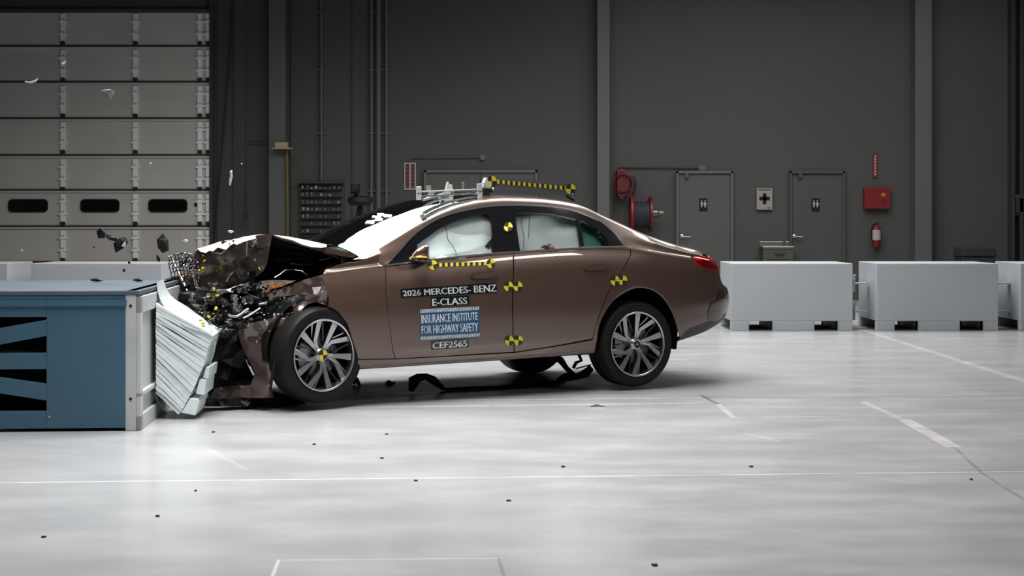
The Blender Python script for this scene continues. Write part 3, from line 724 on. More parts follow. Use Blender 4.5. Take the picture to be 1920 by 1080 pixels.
def shell(V3, N3, F, th, name, mats, parent, normals=True):
    n = len(V3); vs = [tuple(p) for p in V3]+[tuple(p-q*th) for p, q in zip(V3, N3)]
    cnt = {}
    for f in F:
        for i in range(len(f)):
            a, b = f[i], f[(i+1) % len(f)]; cnt[(a, b)] = 1
    F2 = [tuple(i+n for i in f[::-1]) for f in F]; R = [(b, a, a+n, b+n) for (a, b) in cnt if (b, a) not in cnt]
    me = bpy.data.meshes.new(name); me.from_pydata(vs, [], F+F2+R); me.materials.append(M_[mats]); me.update()
    if normals:
        me.shade_smooth(); me.normals_split_custom_set_from_vertices([tuple(q) for q in N3]+[tuple(-q) for q in N3])
    o = bpy.data.objects.new(name, me); COL.objects.link(o); o.parent = parent
    return o
def panel(name, mt, outer, holes=(), parent=None, st=.035, off=0., th=.012, bulge=None, mirror=False):
    V2, F = tri2d(outer, list(holes), st)
    V3 = []; N3 = []
    for (U, T) in V2:
        n = Sn(U, T); p = S(U, T); d = off+(bulge(U, T) if bulge else 0); V3.append(p+n*d); N3.append(n)
    if mirror:
        V3 = [Vector((p.x, -p.y, p.z)) for p in V3]; N3 = [Vector((p.x, -p.y, p.z)) for p in N3]
    tot = sum((V3[f[1]]-V3[f[0]]).cross(V3[f[2]]-V3[f[0]]).dot(N3[f[0]]) for f in F)
    if tot < 0: F = [t[::-1] for t in F]
    if bulge:
        N3 = [Vector((0, 0, 0)) for _ in V3]
        for t in F:
            g = (V3[t[1]]-V3[t[0]]).cross(V3[t[2]]-V3[t[0]])
            for q in t: N3[q] += g
        N3 = [q.normalized() for q in N3]
    return shell(V3, N3, F, th, name, mt, parent or car)

# traced outlines (photo pixels dropped on the body surface)
DLO = [(727, 496), (750, 471), (775, 443), (806, 420), (838, 404.5), (873, 395), (907, 388.5), (935, 385.5), (965, 384.5), (1009, 386), (1051, 390), (1083, 397.5), (1120.5, 413), (1148, 434), (1162, 450), (1169, 461), (1093, 463.8), (1040, 467), (976, 471), (940, 473), (870, 479), (803, 486.5)]
TRIM = [(720, 498), (747, 467.5), (772, 439), (803, 415.5), (836, 399.5), (872, 390), (906, 383.8), (935, 381), (965, 380), (1010, 381), (1052, 385), (1086, 392.5), (1126, 408), (1155, 430), (1172, 448), (1181, 464)]
TRIM_LOW = [(1169, 464.5), (1093, 467), (1040, 470), (976, 474), (940, 476), (870, 482), (803, 489.5), (727, 499)]
DLO = smooth(DLO[:16])+DLO[16:]; TRIM = smooth(TRIM)
GL_F = [(783, 488), (783, 457), (806, 440), (835, 421.5), (870, 408), (898, 402), (911, 402), (919.5, 408), (923, 422), (924, 473.5), (870, 479), (803, 486)]
GL_R = [(976, 470.5), (967.5, 415), (968, 402), (974, 397.5), (1020, 398), (1050, 403), (1082, 410), (1089.5, 463), (1040, 466.5)]
GL_Q = [(1096, 462.8), (1088.5, 412), (1106, 420), (1126, 435), (1139, 449), (1143, 460.5)]
dlo = HL(DLO)
GL_F = GL_F[:1]+smooth(GL_F[1:10])+GL_F[10:]; GL_R = GL_R[:1]+smooth(GL_R[1:7])+GL_R[7:]; GL_Q = GL_Q[:1]+smooth(GL_Q[1:]); hF = HL(GL_F); hR = HL(GL_R); hQ = HL(GL_Q)
trim_hole = HL(TRIM+TRIM_LOW)
belt = [(722, 501), (803, 491), (870, 484), (940, 477.5), (962, 476)]
doorB = [(962, 476), (961.5, 530), (960.5, 580), (962, 625), (964, 661)]
lowF = [(900, 665), (820, 669), (738, 673)]
# A-pillar upper edge in surface coordinates
def tA(u): return 1.70
wind_near = [(-2.42, 1.672), (-2.2, 1.672), (-1.9, 1.672), (-1.6, 1.675), (-1.4, 1.69), (-1.28, 1.72)]
wind_top = [(-1.18, 1.85), (-1.14, 2.05), (-1.12, TC)]
def mir(L_): return [(u, 2*TC-t) for u, t in L_][::-1]
windshield = wind_near+wind_top+mir(wind_top[:-1])+mir(wind_near)
# front lower edge of the shell: A pillar foot
foot = H(700, 489)
door_rear = HL([(1183, 468)]+smooth([(1184, 476), (1172, 500), (1152, 530), (1136, 560), (1125, 590), (1117, 615), (1112, 637)]))
arch = HL(smooth([(1114, 664), (1118, 640), (1122, 612), (1132, 588), (1147, 565), (1168, 548), (1193, 538), (1218, 540), (1238, 551), (1254, 570), (1266, 595), (1273, 622), (1276, 636)]))
belt_h = HL([(720, 499.5)]+[(803, 490.5), (870, 483), (940, 477), (963, 475.5), (1040, 471), (1093, 468), (1140, 466.5)])
bump_cut = HL([(1300, 632), (1330, 617)])
# rear lower: along constant T
rear_low = [(.55, .30), (.8, .30), (1.1, .28), (1.5, .26), (2.0, .26)]
near_edge = [(-2.44, 1.62), foot]+belt_h+door_rear[:-1]+[door_rear[-1]]+arch[1:-1]+[H(1276, 632)]+rear_low
roof_hole = [(-1.02, 1.86), (-.35, 1.86), (-.28, 1.95), (-.26, TC)]; roof_hole = roof_hole+mir(roof_hole[:-1])+mir([(-1.06, 2.0), (-1.05, TC)])[::1]
roof_hole = [(-1.0, 1.88), (-.34, 1.88), (-.26, 2.0), (-.25, TC), (-.26, 2*TC-2.0), (-.34, 2*TC-1.88), (-1.0, 2*TC-1.88), (-1.04, 2*TC-2.0), (-1.05, TC), (-1.04, 2.0)]
rear_win = [(-.02, 1.80), (.2, 1.80), (.44, 1.83), (.52, 1.95), (.54, TC)]; rear_win = rear_win+mir(rear_win[:-1])+[(-.08, 2*TC-2.0), (-.10, TC), (-.08, 2.0)]
tl_px = [(1300, 486), (1308, 481), (1325, 480), (1338, 480), (1346, 487), (1352, 503), (1351, 509), (1340, 508), (1320, 503), (1306, 495)]
tail = HL(tl_px)
outer = near_edge+mir(near_edge)+mir(wind_top)[1:][::1] if False else None
top_edge = [(-2.47, 1.668)]+wind_near[1:]+wind_top      # near foot of A pillar up to roof centre
outer = near_edge+mir(near_edge)+mir(top_edge)[::-1][::1] if False else near_edge+mir(near_edge)+[(u, 2*TC-t) for u, t in top_edge[:-1]]+[top_edge[-1]]+top_edge[:-1][::-1]
body = panel('body_shell', 'paint', outer, [trim_hole, mir(trim_hole), roof_hole, rear_win, tail, mir(tail)], st=.04)
def both(name, mt, outer, holes=(), **k):
    a = panel(name, mt, outer, holes, **k); b = panel(name, mt, outer, holes, mirror=True, **k); return a, b
gap = .0045
fd, fd2 = both('front_door', 'paint', HL([(723.5, 501)])+HL([(803, 491.5), (870, 484.5), (940, 478), (961, 476.5)])+HL([(960.8, 530), (959.8, 580), (961, 625), (963, 659.5)])+HL([(900, 663), (820, 668), (742, 672)])+HL([(737, 655), (729, 600), (723.5, 545)]))
rd, rd2 = both('rear_door', 'paint', HL([(963.5, 476.3), (1040, 472), (1093, 469), (1140, 467.5), (1181, 468.5)])+HL(smooth([(1182, 476), (1170.5, 500), (1150.5, 530), (1134.5, 560), (1123.5, 590), (1115.5, 615), (1110.5, 635)]))+HL([(1040, 648), (965.5, 659.5)])+HL([(963.5, 625), (962.2, 580), (963, 530)]))
sl, sl2 = both('sill', 'paint', HL([(672, 675), (742, 674), (820, 670), (900, 665.5), (964, 662), (1040, 650.5), (1111, 638)])+HL([(1116, 640), (1113, 664)])+[(H(1113, 664)[0], .12), (-2.45, .10), H(670, 690)])
both('sill_light_stripe', 'satin_trim', HL([(700, 688.5), (800, 683), (960, 672.5), (1085, 661), (1085, 659), (960, 670), (800, 680.5), (700, 686.5)]), off=.004, th=.01)  # sill's light stripe put into the colour of an added strip
fnd = HL([(602, 517), (660, 508), (722, 501), (722, 545), (728, 600), (735.5, 655), (740.5, 672), (672, 673), (664, 645), (652, 607), (634, 584), (616, 575), (617, 560), (610, 535)])
ff, ff2 = both('front_fender', 'paint', fnd)
# fender upper wing between bonnet and door
wing = HL([(605, 515), (625, 500), (650, 492), (690, 484.5), (700, 489), (719, 499), (722, 500), (660, 507), (603, 516)])
try: both('fender_top', 'paint', wing, st=.03)
except Exception as e: print('wing', e)
# belt trim and window surround
both('window_trim', 'satin_trim', trim_hole, [dlo], off=.002, th=.02)
both('window_surround', 'black_gloss', dlo, [hF, hR, hQ], off=-.004, th=.03, st=.03)
both('side_glass', M_ and 'glass_side', hF, off=-.010, th=.004)
both('side_glass', 'glass_side', hR, off=-.010, th=.004)
both('quarter_glass', 'glass_quarter', hQ, off=-.010, th=.004)
panel('windshield', 'glass_wind', windshield, off=-.004, th=.005, st=.022)
panel('sunroof', 'black_gloss', roof_hole, off=-.002, th=.01)
panel('rear_window', 'glass_dark', rear_win, off=-.003, th=.005)
tA_, tB_ = both('tail_light', 'tail_red', tail, off=.002, th=.03, st=.02)
both('tail_light_inset', 'tail_dark', HL([(1304, 490), (1322, 487), (1340, 497), (1347, 506), (1338, 505), (1318, 500)]), off=.0035, th=.004, st=.02)
# lower diffuser
panel('rear_diffuser', 'dark_under', [(.47, .0), (.8, .0), (1.4, .0), (2.0, .0), (2.0, .26), (1.5, .26), (1.1, .28), (.8, .30), (.55, .30), H(1276, 634), H(1271, 640)], off=-.004)
panel('rear_diffuser', 'dark_under', [(.47, .0), (.8, .0), (1.4, .0), (2.0, .0), (2.0, .26), (1.5, .26), (1.1, .28), (.8, .30), (.55, .30), H(1276, 634), H(1271, 640)], off=-.004, mirror=True)
vent = HL([(1328, 600), (1326, 588), (1332, 570), (1342, 552), (1353, 543), (1358, 552), (1359, 578), (1352, 595), (1340, 602)])
both('bumper_vent', 'vent_brown', vent, off=.004, th=.01, st=.02, bulge=lambda U, T: 0.004*math.sin(U*9))
# door handles
def handle(P):
    h = HL(P); return both('door_handle', 'paint', h, off=.016, th=.02, st=.02), both('handle_recess', 'marker_black', [(u+(u-sum(q[0] for q in h)/len(h))*.05, t+(t-sum(q[1] for q in h)/len(h))*.22) for u, t in h], off=.002, th=.004, st=.02)
handle([(882, 520), (888, 515), (900, 512), (928, 510), (932, 513), (928, 519), (915, 522), (888, 523)])
handle([(1095, 505), (1102, 501), (1115, 498.5), (1136, 497), (1140, 500), (1136, 505), (1124, 507.5), (1100, 507.5)])
# shut lines (dark body behind the gaps)
both('inner_frame', 'dark_inside', HL([(600, 520), (722, 505), (962, 480), (1178, 472), (1180, 480), (1150, 532), (1122, 592), (1110, 655), (1100, 664), (964, 674), (800, 683), (672, 690), (668, 670), (655, 610), (616, 575)]), off=-.03, th=.02, st=.08)

# ---- airbags
def lobes(U, T):
    return .018*math.sin(U*16+1.2)*(1 if T < 1.36 else .35)+.014*math.sin(T*11)+.012*noise.noise(Vector((U*4, T*5, 0)))
both('curtain_airbag', 'airbag', HL([(775, 504), (772, 455), (806, 432), (835, 412), (870, 400), (915, 394), (928, 410), (927, 452), (926, 478), (910, 492), (870, 494), (803, 502), (775, 504)]), off=-.075, th=.11, st=.02, bulge=lambda U, T: .036*abs(math.cos(U*9.5+1.0))*max(0, min(1, (1.36-T)*12))+.03*abs(math.cos((T-1.45)*9))+.006*noise.noise(Vector((U*4, T*5, 0))))
both('curtain_airbag', 'airbag', HL([(966, 486), (958, 400), (975, 392), (1020, 391), (1060, 396), (1087, 402), (1096, 478), (1040, 482)]), off=-.075, th=.11, st=.02, bulge=lambda U, T: .055*noise.noise(Vector((U*3.6+4, T*5, 2)))+.012*math.cos(U*9))
both('curtain_airbag', 'airbag', HL([(1098, 475), (1090, 405), (1108, 414), (1128, 432), (1138, 445), (1135, 473)]), off=-.09, th=.08, st=.02, bulge=lambda U, T: .02*noise.noise(Vector((U*5, T*4, 5))))
def on(px, py, d):
    U, T = H(px, py); return S(U, T)+Sn(U, T)*d
def seam(pts): MB().tube([on(x, y, -.022) for x, y in pts], .0028, 6).build('tether_cord', 'airbag_seam', car)
seam([(834, 419), (839, 428), (841, 441), (842, 447), (850, 457), (856, 468), (861, 479)])
seam([(979, 398), (980, 412), (982, 428), (985, 440), (984, 455), (982, 470)])
seam([(994, 397), (995, 410), (994, 430), (993, 444)])
both('seat_belt', 'seat_cloth', HL([(895, 477), (924, 443), (926, 452), (910, 475)]), off=-.035, th=.005, st=.03)
# the dummy hand against the rear window
hd = empty('dummy_hand', (0, 0, 0))
hp = lambda x, y, d=-.03: on(x, y, d)
def WL(p): return CO+CU*p.x+CV*p.y+Vector((0, 0, p.z))
base = WL(hp(1036, 466)); hd.location = base
def wt(x, y, d=-.03): return WL(hp(x, y, d))-base
m = MB()
m.tube([wt(1048, 470, -.06), wt(1041, 465, -.045), wt(1035, 461.5, -.035), wt(1030, 459.5, -.032)], [.026, .030, .034, .022], 10)
for P, r in (([(1031, 458.5), (1024, 458.5), (1017.5, 460)], .0085), ([(1032, 457.5), (1026, 457), (1020.5, 457.5)], .009), ([(1034, 458), (1029, 459), (1024, 462)], .0085), ([(1037, 458), (1034, 455.5), (1031.5, 453.5)], .009), ([(1030, 462), (1026, 463), (1023, 464.5)], .008)):
    m.tube([wt(x, y, -.032+.004*i) for i, (x, y) in enumerate(P)], [r*1.15, r, r*.72], 8)
autosmooth(m.build('hand', 'dummy_skin', hd), 60); 
m = MB(); m.tube([wt(1044, 467, -.05), wt(1060, 480, -.12), wt(1075, 495, -.2)], [.030, .036, .042], 12); m.build('forearm', 'seat_cloth', hd)
tag(hd, 'dark brown test dummy hand raised inside the rear side window', 'dummy hand')

# ---- cabin interior
def rbox(name, c, d, mt, parent=car, bev=.03, R=None):
    o = MB().box(c, d, 0, R).build(name, mt, parent, bevel=bev); return o
rbox('floor_pan', (-1.4, 0, .36), (2.6, 1.55, .14), 'dark_inside')
rbox('rear_underbody', (.20, 0, .50), (.6, 1.1, .22), 'dark_inside')
rbox('dashboard', (-2.15, 0, .93), (.34, 1.45, .26), 'seat_cloth', bev=.08)
rbox('firewall', (-2.42, 0, .72), (.06, 1.5, .66), 'dark_inside')
for v in (-.38, .38):
    rbox('front_seat', (-1.25, v, .62), (.55, .52, .2), 'seat_cloth', bev=.07)
    rbox('seat_back', (-.93, v, .95), (.16, .50, .62), 'seat_cloth', bev=.07, R=Matrix.Rotation(math.radians(15), 3, 'Y'))
    rbox('head_rest', (-.82, v, 1.32), (.10, .26, .18), 'seat_cloth', bev=.04)
rbox('rear_seat', (-.25, 0, .62), (.55, 1.35, .22), 'seat_cloth', bev=.07)
rbox('rear_seat_back', (.08, 0, .92), (.18, 1.35, .60), 'seat_cloth', bev=.07, R=Matrix.Rotation(math.radians(20), 3, 'Y'))
rbox('parcel_shelf', (.35, 0, 1.08), (.45, 1.3, .04), 'seat_cloth', bev=.01)
m = MB(); m.lathe([(.175+.014*math.cos(a*PI/4), .014*math.sin(a*PI/4)) for a in range(8)], (-1.86, -.38, 1.02), (.9, 0, .35), 36, closed=True); autosmooth(m.build('steering_wheel', 'black_plastic', car))
m = MB(); m.blob((-1.7, .38, 1.12), .24, 3, .03, sc=(.7, 1, .9)); autosmooth(m.build('front_airbag', 'airbag', car), 60)
m = MB(); m.blob((-1.76, -.36, 1.06), .2, 3, .03, sc=(.6, 1, 1)); autosmooth(m.build('front_airbag', 'airbag', car), 60)
# test stickers on the windshield top
for P in ([(707, 400), (720, 400), (722, 405), (708, 405)], [(722, 402), (735, 403), (733, 408), (719, 407)], [(699, 404), (715, 406), (713, 410), (697, 408)], [(704, 410), (718, 410), (716, 414), (702, 414)], [(688, 414), (703, 413), (700, 420), (684, 419)]):
    panel('windshield_sticker', 'decal_white', HL(P), off=.002, th=.002, st=.03)
# cowl and wiper
m = MB(); m.grid([[(-2.50, v, 1.045+.03*(1-(v/.75)**2)) for v in [-.75+.15*k for k in range(11)]], [(-2.30, v, 1.075+.05*(1-(v/.75)**2)) for v in [-.75+.15*k for k in range(11)]]], (0, 0, -.02)); m.build('cowl', 'black_plastic', car)
for v0, v1 in ((-.6, .05), (.0, .62)):
    m = MB(); m.tube([(-2.38, v0, 1.12), (-2.32, (v0+v1)/2, 1.19), (-2.30, v1, 1.18)], .009, 6); m.build('wiper', 'black_plastic', car)

# ---- mirror
m = MB(); mc = on(787, 480, .10)
mo = empty('side_mirror', mc, 0, car)
cap = [(770, 484), (773, 476), (781, 467), (791, 461), (800, 458), (805, 460), (805, 481), (796, 483)]
low = [(770, 484), (805, 481), (804, 492), (790, 493), (776, 490)]
vm = mc.y
def mp(x, y, dv): return pc(x, y, vm+dv)-mc
cx_, cy_ = 790, 474
def mcap(P, name, mt, bev=.012):
    m = MB(); n = len(P)
    rings = [(1, .075), (1.0, .0), (.93, -.05), (.72, -.075), (.35, -.085)]
    vs = []
    for sc2, dv in rings: vs += [mp(cx_+(x-cx_)*sc2, cy_+(y-cy_)*sc2, dv) for x, y in P]
    fs = [(i*n+k, i*n+(k+1) % n, (i+1)*n+(k+1) % n, (i+1)*n+k) for i in range(4) for k in range(n)]+[tuple(range(n)), tuple(4*n+k for k in range(n))[::-1]]
    m.add(vs, fs); return autosmooth(m.build(name, mt, mo), 50)
cap = dens(cap, 4); mcap(cap, 'mirror_cap', 'paint'); cx_, cy_ = 789, 487; mcap(dens(low, 4), 'mirror_base', 'black_gloss')
m = MB(); m.tube([mp(768.5, 484, .02), mp(775, 481.5, -.06), mp(790, 481.5, -.09), mp(801, 482.5, -.085)], [.007, .011, .010, .006], 8); m.build('indicator', 'mirror_amber', mo)
m = MB(); m.tube([mp(788, 490, .0), mp(786, 492, .16)], .03, 8); m.build('mirror_stalk', 'black_plastic', mo)

# ---- wheels
def star(m, r, y, mi=0):
    P = []
    for k in range(6):
        a = math.radians(90+60*k); rr = r if k % 2 == 0 else r*.2; P.append((rr*math.cos(a), rr*math.sin(a)))
    m.prism(P, lambda x, z: (x, y, z), lambda x, z: (x, y+.004, z), mi)
def wheel(name, u, vface, z, rz, spin, cap, side=-1, camber=0):
    # local: x along car, y axis of rotation (outer face at y=0, tyre extends to +y), z up
    o = empty(name, (u, vface, z), rz, car); o.rotation_euler = (camber, 0, rz)
    R = .351; rr = .262
    prof = [(rr-.006, .012), (rr+.004, .002), (rr+.03, -.004), (R-.035, -.010), (R-.016, -.003), (R-.004, .018), (R, .05), (R, .072), (R-.006, .075), (R-.006, .083), (R, .086), (R, .155), (R-.006, .158), (R-.006, .166), (R, .169), (R-.003, .215), (R-.014, .236), (R-.04, .244), (rr, .236), (rr-.01, .22), (rr-.01, .03)]
    autosmooth(MB().lathe(prof, (0, 0, 0), (0, 1, 0), 96, closed=True).build('tyre', 'rubber', o), 40)
    rp = [(rr+.001, .0), (rr+.003, -.004), (rr-.002, -.006), (rr-.012, .0), (rr-.016, .012), (rr-.022, .04), (rr-.03, .10), (rr-.02, .2), (rr, .22)]
    autosmooth(MB().lathe(rp[:4], (0, 0, 0), (0, 1, 0), 96).build('rim_lip', 'rim_face', o), 60)
    autosmooth(MB().lathe(rp[3:], (0, 0, 0), (0, 1, 0), 96).build('rim_barrel', 'rim_black', o), 50)
    autosmooth(MB().lathe([(0, .07), (.155, .07), (.165, .075), (.165, .10), (0, .10)], (0, 0, 0), (0, 1, 0), 48).build('brake_disc', 'cast_metal', o), 40)
    MB().lathe([(0, .10), (rr-.03, .10), (rr-.03, .12), (0, .12)], (0, 0, 0), (0, 1, 0), 40).build('dust_shield', 'dark_inside', o)
    m = MB(); P = [(.12*math.cos(a), .12*math.sin(a)) for a in [math.radians(q) for q in (150, 165, 180, 195, 210)]]+[(.20*math.cos(a), .20*math.sin(a)) for a in [math.radians(q) for q in (210, 195, 180, 165, 150)]]
    m.prism(P, lambda x, z: (x, .04, z), lambda x, z: (x, .11, z)); m.build('brake_caliper', 'cast_metal', o, bevel=.006)
    for k in range(5):
        a0 = math.radians(spin+72*k)
        def rot(x, y): return (x*math.cos(a0)-y*math.sin(a0), x*math.sin(a0)+y*math.cos(a0))
        # radial direction = +x ; twin spoke: straight wide one and a kinked one turning away
        A = [(.040, -.015), (.040, .015), (.10, .015), (.254, .029), (.259, -.022), (.12, -.014)]
        B = [(.045, -.020), (.050, .002), (.128, -.026), (.213, -.150), (.193, -.172), (.180, -.176), (.105, -.045), (.090, -.036)]
        Bt = [(.150, -.034), (.156, -.041), (.231, -.113), (.227, -.121), (.222, -.123), (.145, -.040)]
        Ct = [(.095, .030), (.10, .022), (.232, .096), (.226, .108)]
        def dep(r, add=0): return .010+.030*max(0, 1-r/.25)**1.0+add-.012*max(0, 1-r/.06)
        for nm, P, mt, ad in (('spoke', A, 'rim_face', 0), ('spoke', B, 'rim_face', .001), ('spoke_rib', Bt, 'rim_face', .020), ('spoke_rib', Ct, 'rim_black', .016)):
            P = dens(P, .03)
            m = MB(); Q = [rot(x, y) for x, y in P]; n = len(Q)
            fr = [(x, dep(math.hypot(x, z), ad), z) for x, z in Q]; bk = [(x, dep(math.hypot(x, z), ad)+.035, z) for x, z in Q]
            m.add(fr+bk, [tuple(range(n))], 0); m.add(fr+bk, [tuple(range(2*n-1, n-1, -1))]+[(i, i+n, (i+1) % n+n, (i+1) % n) for i in range(n)], 1)
            m.build(nm, [mt, 'rim_black'], o)
        a1 = a0+math.radians(36)
        MB().lathe([(0, -.008), (.011, -.008), (.012, .01), (0, .01)], (.062*math.cos(a1), .034, .062*math.sin(a1)), (0, 1, 0), 6).build('wheel_bolt', 'rim_black', o)
    autosmooth(MB().lathe([(0, .020), (.045, .022), (.052, .03), (.06, .05), (.06, .09)], (0, 0, 0), (0, 1, 0), 40).build('hub', 'rim_face', o), 40)
    if cap == 'target':
        for q in range(4):
            P = [(0, 0)]+[(.037*math.cos(math.radians(a)), .037*math.sin(math.radians(a))) for a in range(q*90, q*90+91, 15)]
            MB().prism(P, lambda x, z: (x, .014, z), lambda x, z: (x, .024, z)).build('target_quadrant', 'yellow' if q % 2 == 0 else 'marker_black', o)
    else:
        MB().lathe([(0, .016), (.033, .016), (.033, .022), (0, .022)], (0, 0, 0), (0, 1, 0), 32).build('centre_cap', 'rim_black', o)
        m = MB(); m.lathe([(.030, .012), (.034, .011), (.037, .014), (.036, .022)], (0, 0, 0), (0, 1, 0), 40); star(m, .030, .011); m.build('star_emblem', 'chrome', o)
    return o
pr = pc(1196, 645, -.925); wheel('wheel', pr.x, -.925, pr.z, 0, 87, 'star')
pf = pc(608, 666, -.925)
fw = wheel('wheel', pf.x, -.925, pf.z, math.radians(10.5), 65, 'target', camber=math.radians(0))
o = wheel('wheel', 0.0, .925, .351, PI, 93, 'star'); o = wheel('wheel', -2.85, .925, .351, PI, 20, 'star')
# wheel wells
for (u, z, v0, v1) in ((0.02, .42, -.86, -.45), (.02, .42, .86, .45)):
    m = MB(); r = .43; P = [(u+r*math.cos(a), z+r*math.sin(a)) for a in [math.radians(q) for q in range(-15, 196, 10)]]
    vs = [(x, v0, zz) for x, zz in P]+[(x, v1, zz) for x, zz in P]; n = len(P)
    m.add(vs, [(i, i+1, i+1+n, i+n) for i in range(n-1)]+[tuple(range(n, 2*n))]); m.build('wheel_liner', 'dark_inside', car)
m = MB(); m.tube([(0, -.7, .37), (0, .7, .37)], .045, 10); m.build('rear_axle', 'dark_inside', car)
# body arch lip
def lip(pts): MB().tube([on(x, y, -.006) for x, y in pts], .010, 6).build('arch_lip', 'paint', car)
lip(smooth([(1118, 640), (1122, 612), (1132, 588), (1147, 565), (1168, 548), (1193, 538), (1218, 540), (1238, 551), (1254, 570), (1266, 595), (1273, 622)]))

# ---- lettering and targets
def quadmap(q):                                 # photo quad tl,tr,br,bl ; u,v in 0..1
    def f(a, b):
        tl, tr, br, bl = q; return ((tl[0]*(1-a)+tr[0]*a)*(1-b)+(bl[0]*(1-a)+br[0]*a)*b, (tl[1]*(1-a)+tr[1]*a)*(1-b)+(bl[1]*(1-a)+br[1]*a)*b)
    return f
def decal(name, mt, q, parent, off=.0025, label=None, th=.002):
    f = quadmap(q); P = [f(*p) for p in ((0, 0), (.5, 0), (1, 0), (1, 1), (.5, 1), (0, 1))]
    o = panel(name, mt, HL(P), parent=parent, off=off, th=th, st=.04)
    if label: o['label'] = label
    return o
def text_mesh(txt, offset):
    c = bpy.data.curves.new('t', 'FONT'); c.body = txt; c.size = 1; c.offset = offset; c.resolution_u = 3
    o = bpy.data.objects.new('t', c); COL.objects.link(o); bpy.context.view_layer.update()
    me = bpy.data.meshes.new_from_object(o.evaluated_get(bpy.context.evaluated_depsgraph_get()))
    vs = [v.co.copy() for v in me.vertices]; fs = [tuple(p.vertices) for p in me.polygons]
    bpy.data.objects.remove(o); bpy.data.meshes.remove(me); return vs, fs
def lettering(txt, q, parent, mt='decal_white', offset=.02, off=.0045, slant=0):
    vs, fs = text_mesh(txt, 0); x0 = min(v.x for v in vs); x1 = max(v.x for v in vs); y0 = min(v.y for v in vs); y1 = max(v.y for v in vs)
    f = quadmap(q); V3 = []; wd = (x1-x0)
    vs = [v+Vector((dx, dy, 0)) for dx, dy in ((0, 0), (offset*1.2, 0), (-offset*1.2, 0), (0, offset*.5), (0, -offset*.5)) for v in vs]
    n0 = len(vs)//5; fs = [tuple(i+k*n0 for i in t) for k in range(5) for t in fs]
    for v in vs:
        b = 1-(v.y-y0)/(y1-y0); px, py = f((v.x-x0)/(x1-x0)+slant*(.5-b), b); U, T = H(px, py); n = Sn(U, T); V3.append(S(U, T)+n*off)
    m = MB(); m.add(V3, fs); o = m.build('lettering', mt, parent, fix=False); return o
d = decal('name_plate', 'decal_black', [(750.5, 542), (931, 530.5), (932.5, 548.5), (752, 558.5)], fd, label='black plate with the make and year')
lettering('2026 MERCEDES- BENZ', [(754.5, 545), (929.5, 533), (930.5, 546.5), (755.5, 555.5)], d, offset=.022)
d = decal('model_plate', 'decal_black', [(807, 557.5), (879, 554), (880, 571), (808, 575.5)], fd, label='black plate with the model')
lettering('E-CLASS', [(810, 560.5), (875, 557.5), (875.5, 570), (810.5, 573.5)], d, offset=.022)
d = decal('institute_plate', 'decal_blue', [(787, 580), (898, 574.5), (899.5, 632), (788, 637)], fd, label='blue plate with white striped borders')
lettering('INSURANCE INSTITUTE', [(789.5, 590.5), (895, 585.2), (895.3, 599.5), (790, 606.5)], d, offset=.022)
lettering('FOR HIGHWAY SAFETY', [(790, 611), (895.5, 605), (896, 620.5), (790.5, 625.8)], d, offset=.022)
for (qa) in ([(787, 580), (898, 574.5), (898, 581), (787, 587)], [(788, 631), (899.5, 624.5), (899.5, 630.5), (788, 637.5)]):
    f = quadmap(qa); m = MB()
    for k in range(36):
        a = k/36; P = [f(min(a+.010, 1), 0), f(min(a+.026, 1), 0), f(max(a+.014, 0), 1), f(max(a-.002, 0), 1)]
        m.add([on(x, y, .005) for x, y in P], [(0, 1, 2, 3)])
    m.build('stripe_border', 'decal_white', d)
d = decal('test_number_plate', 'decal_grey', [(807.5, 639), (878, 634.5), (879, 651.5), (808, 656)], fd, label='dark plate with the test number')
lettering('CEF2565', [(811, 642), (874.5, 637.8), (875.5, 649.5), (811, 653.5)], d, offset=.022, slant=.02)

def target(px, py, r, rot=0, parent=car, name='target_marker', proj=None):
    n = empty(name, (0, 0, 0), 0, parent) if False else None
    m = MB()
    for q in range(4):
        P = [(px, py)]+[(px+r*.93*math.cos(math.radians(a+rot)), py-r*math.sin(math.radians(a+rot))) for a in range(q*90, q*90+91, 15)]
        pr_ = proj or (lambda x, y: on(x, y, .005))
        m.add([pr_(x, y) for x, y in P], [tuple(range(len(P)))], 0 if q % 2 == 0 else 1)
    return m.build(name, ['yellow', 'marker_black'], parent, fix=False)
for (x, y) in ((952.5, 426),): target(x, y, 8.8, -8)
for (x, y) in ((953, 537), (970.5, 537), (1153, 526.5), (1167, 525.5), (954.5, 638.5), (971.5, 638)):
    target(x, y, 9.3, -6)
target(811, 497.5, 9.3, 20); target(920, 494.3, 8.6, 10)
def dash(x0, y0, x1, y1, n, hh, parent, pr_):
    m = MB()
    for k in range(n*2):
        a, b = k/(n*2), (k+1)/(n*2); X0, X1 = x0+(x1-x0)*a, x0+(x1-x0)*b; Y0, Y1 = y0+(y1-y0)*a, y0+(y1-y0)*b
        m.add([pr_(X0, Y0-hh), pr_(X1, Y1-hh), pr_(X1, Y1+hh), pr_(X0, Y0+hh)], [(0, 1, 2, 3)], k % 2)
    return m.build('dashed_strip', ['marker_black', 'yellow'], parent, fix=False)
dash(818, 497.3, 912, 494, 9, 3.3, car, lambda x, y: on(x, y, .004))

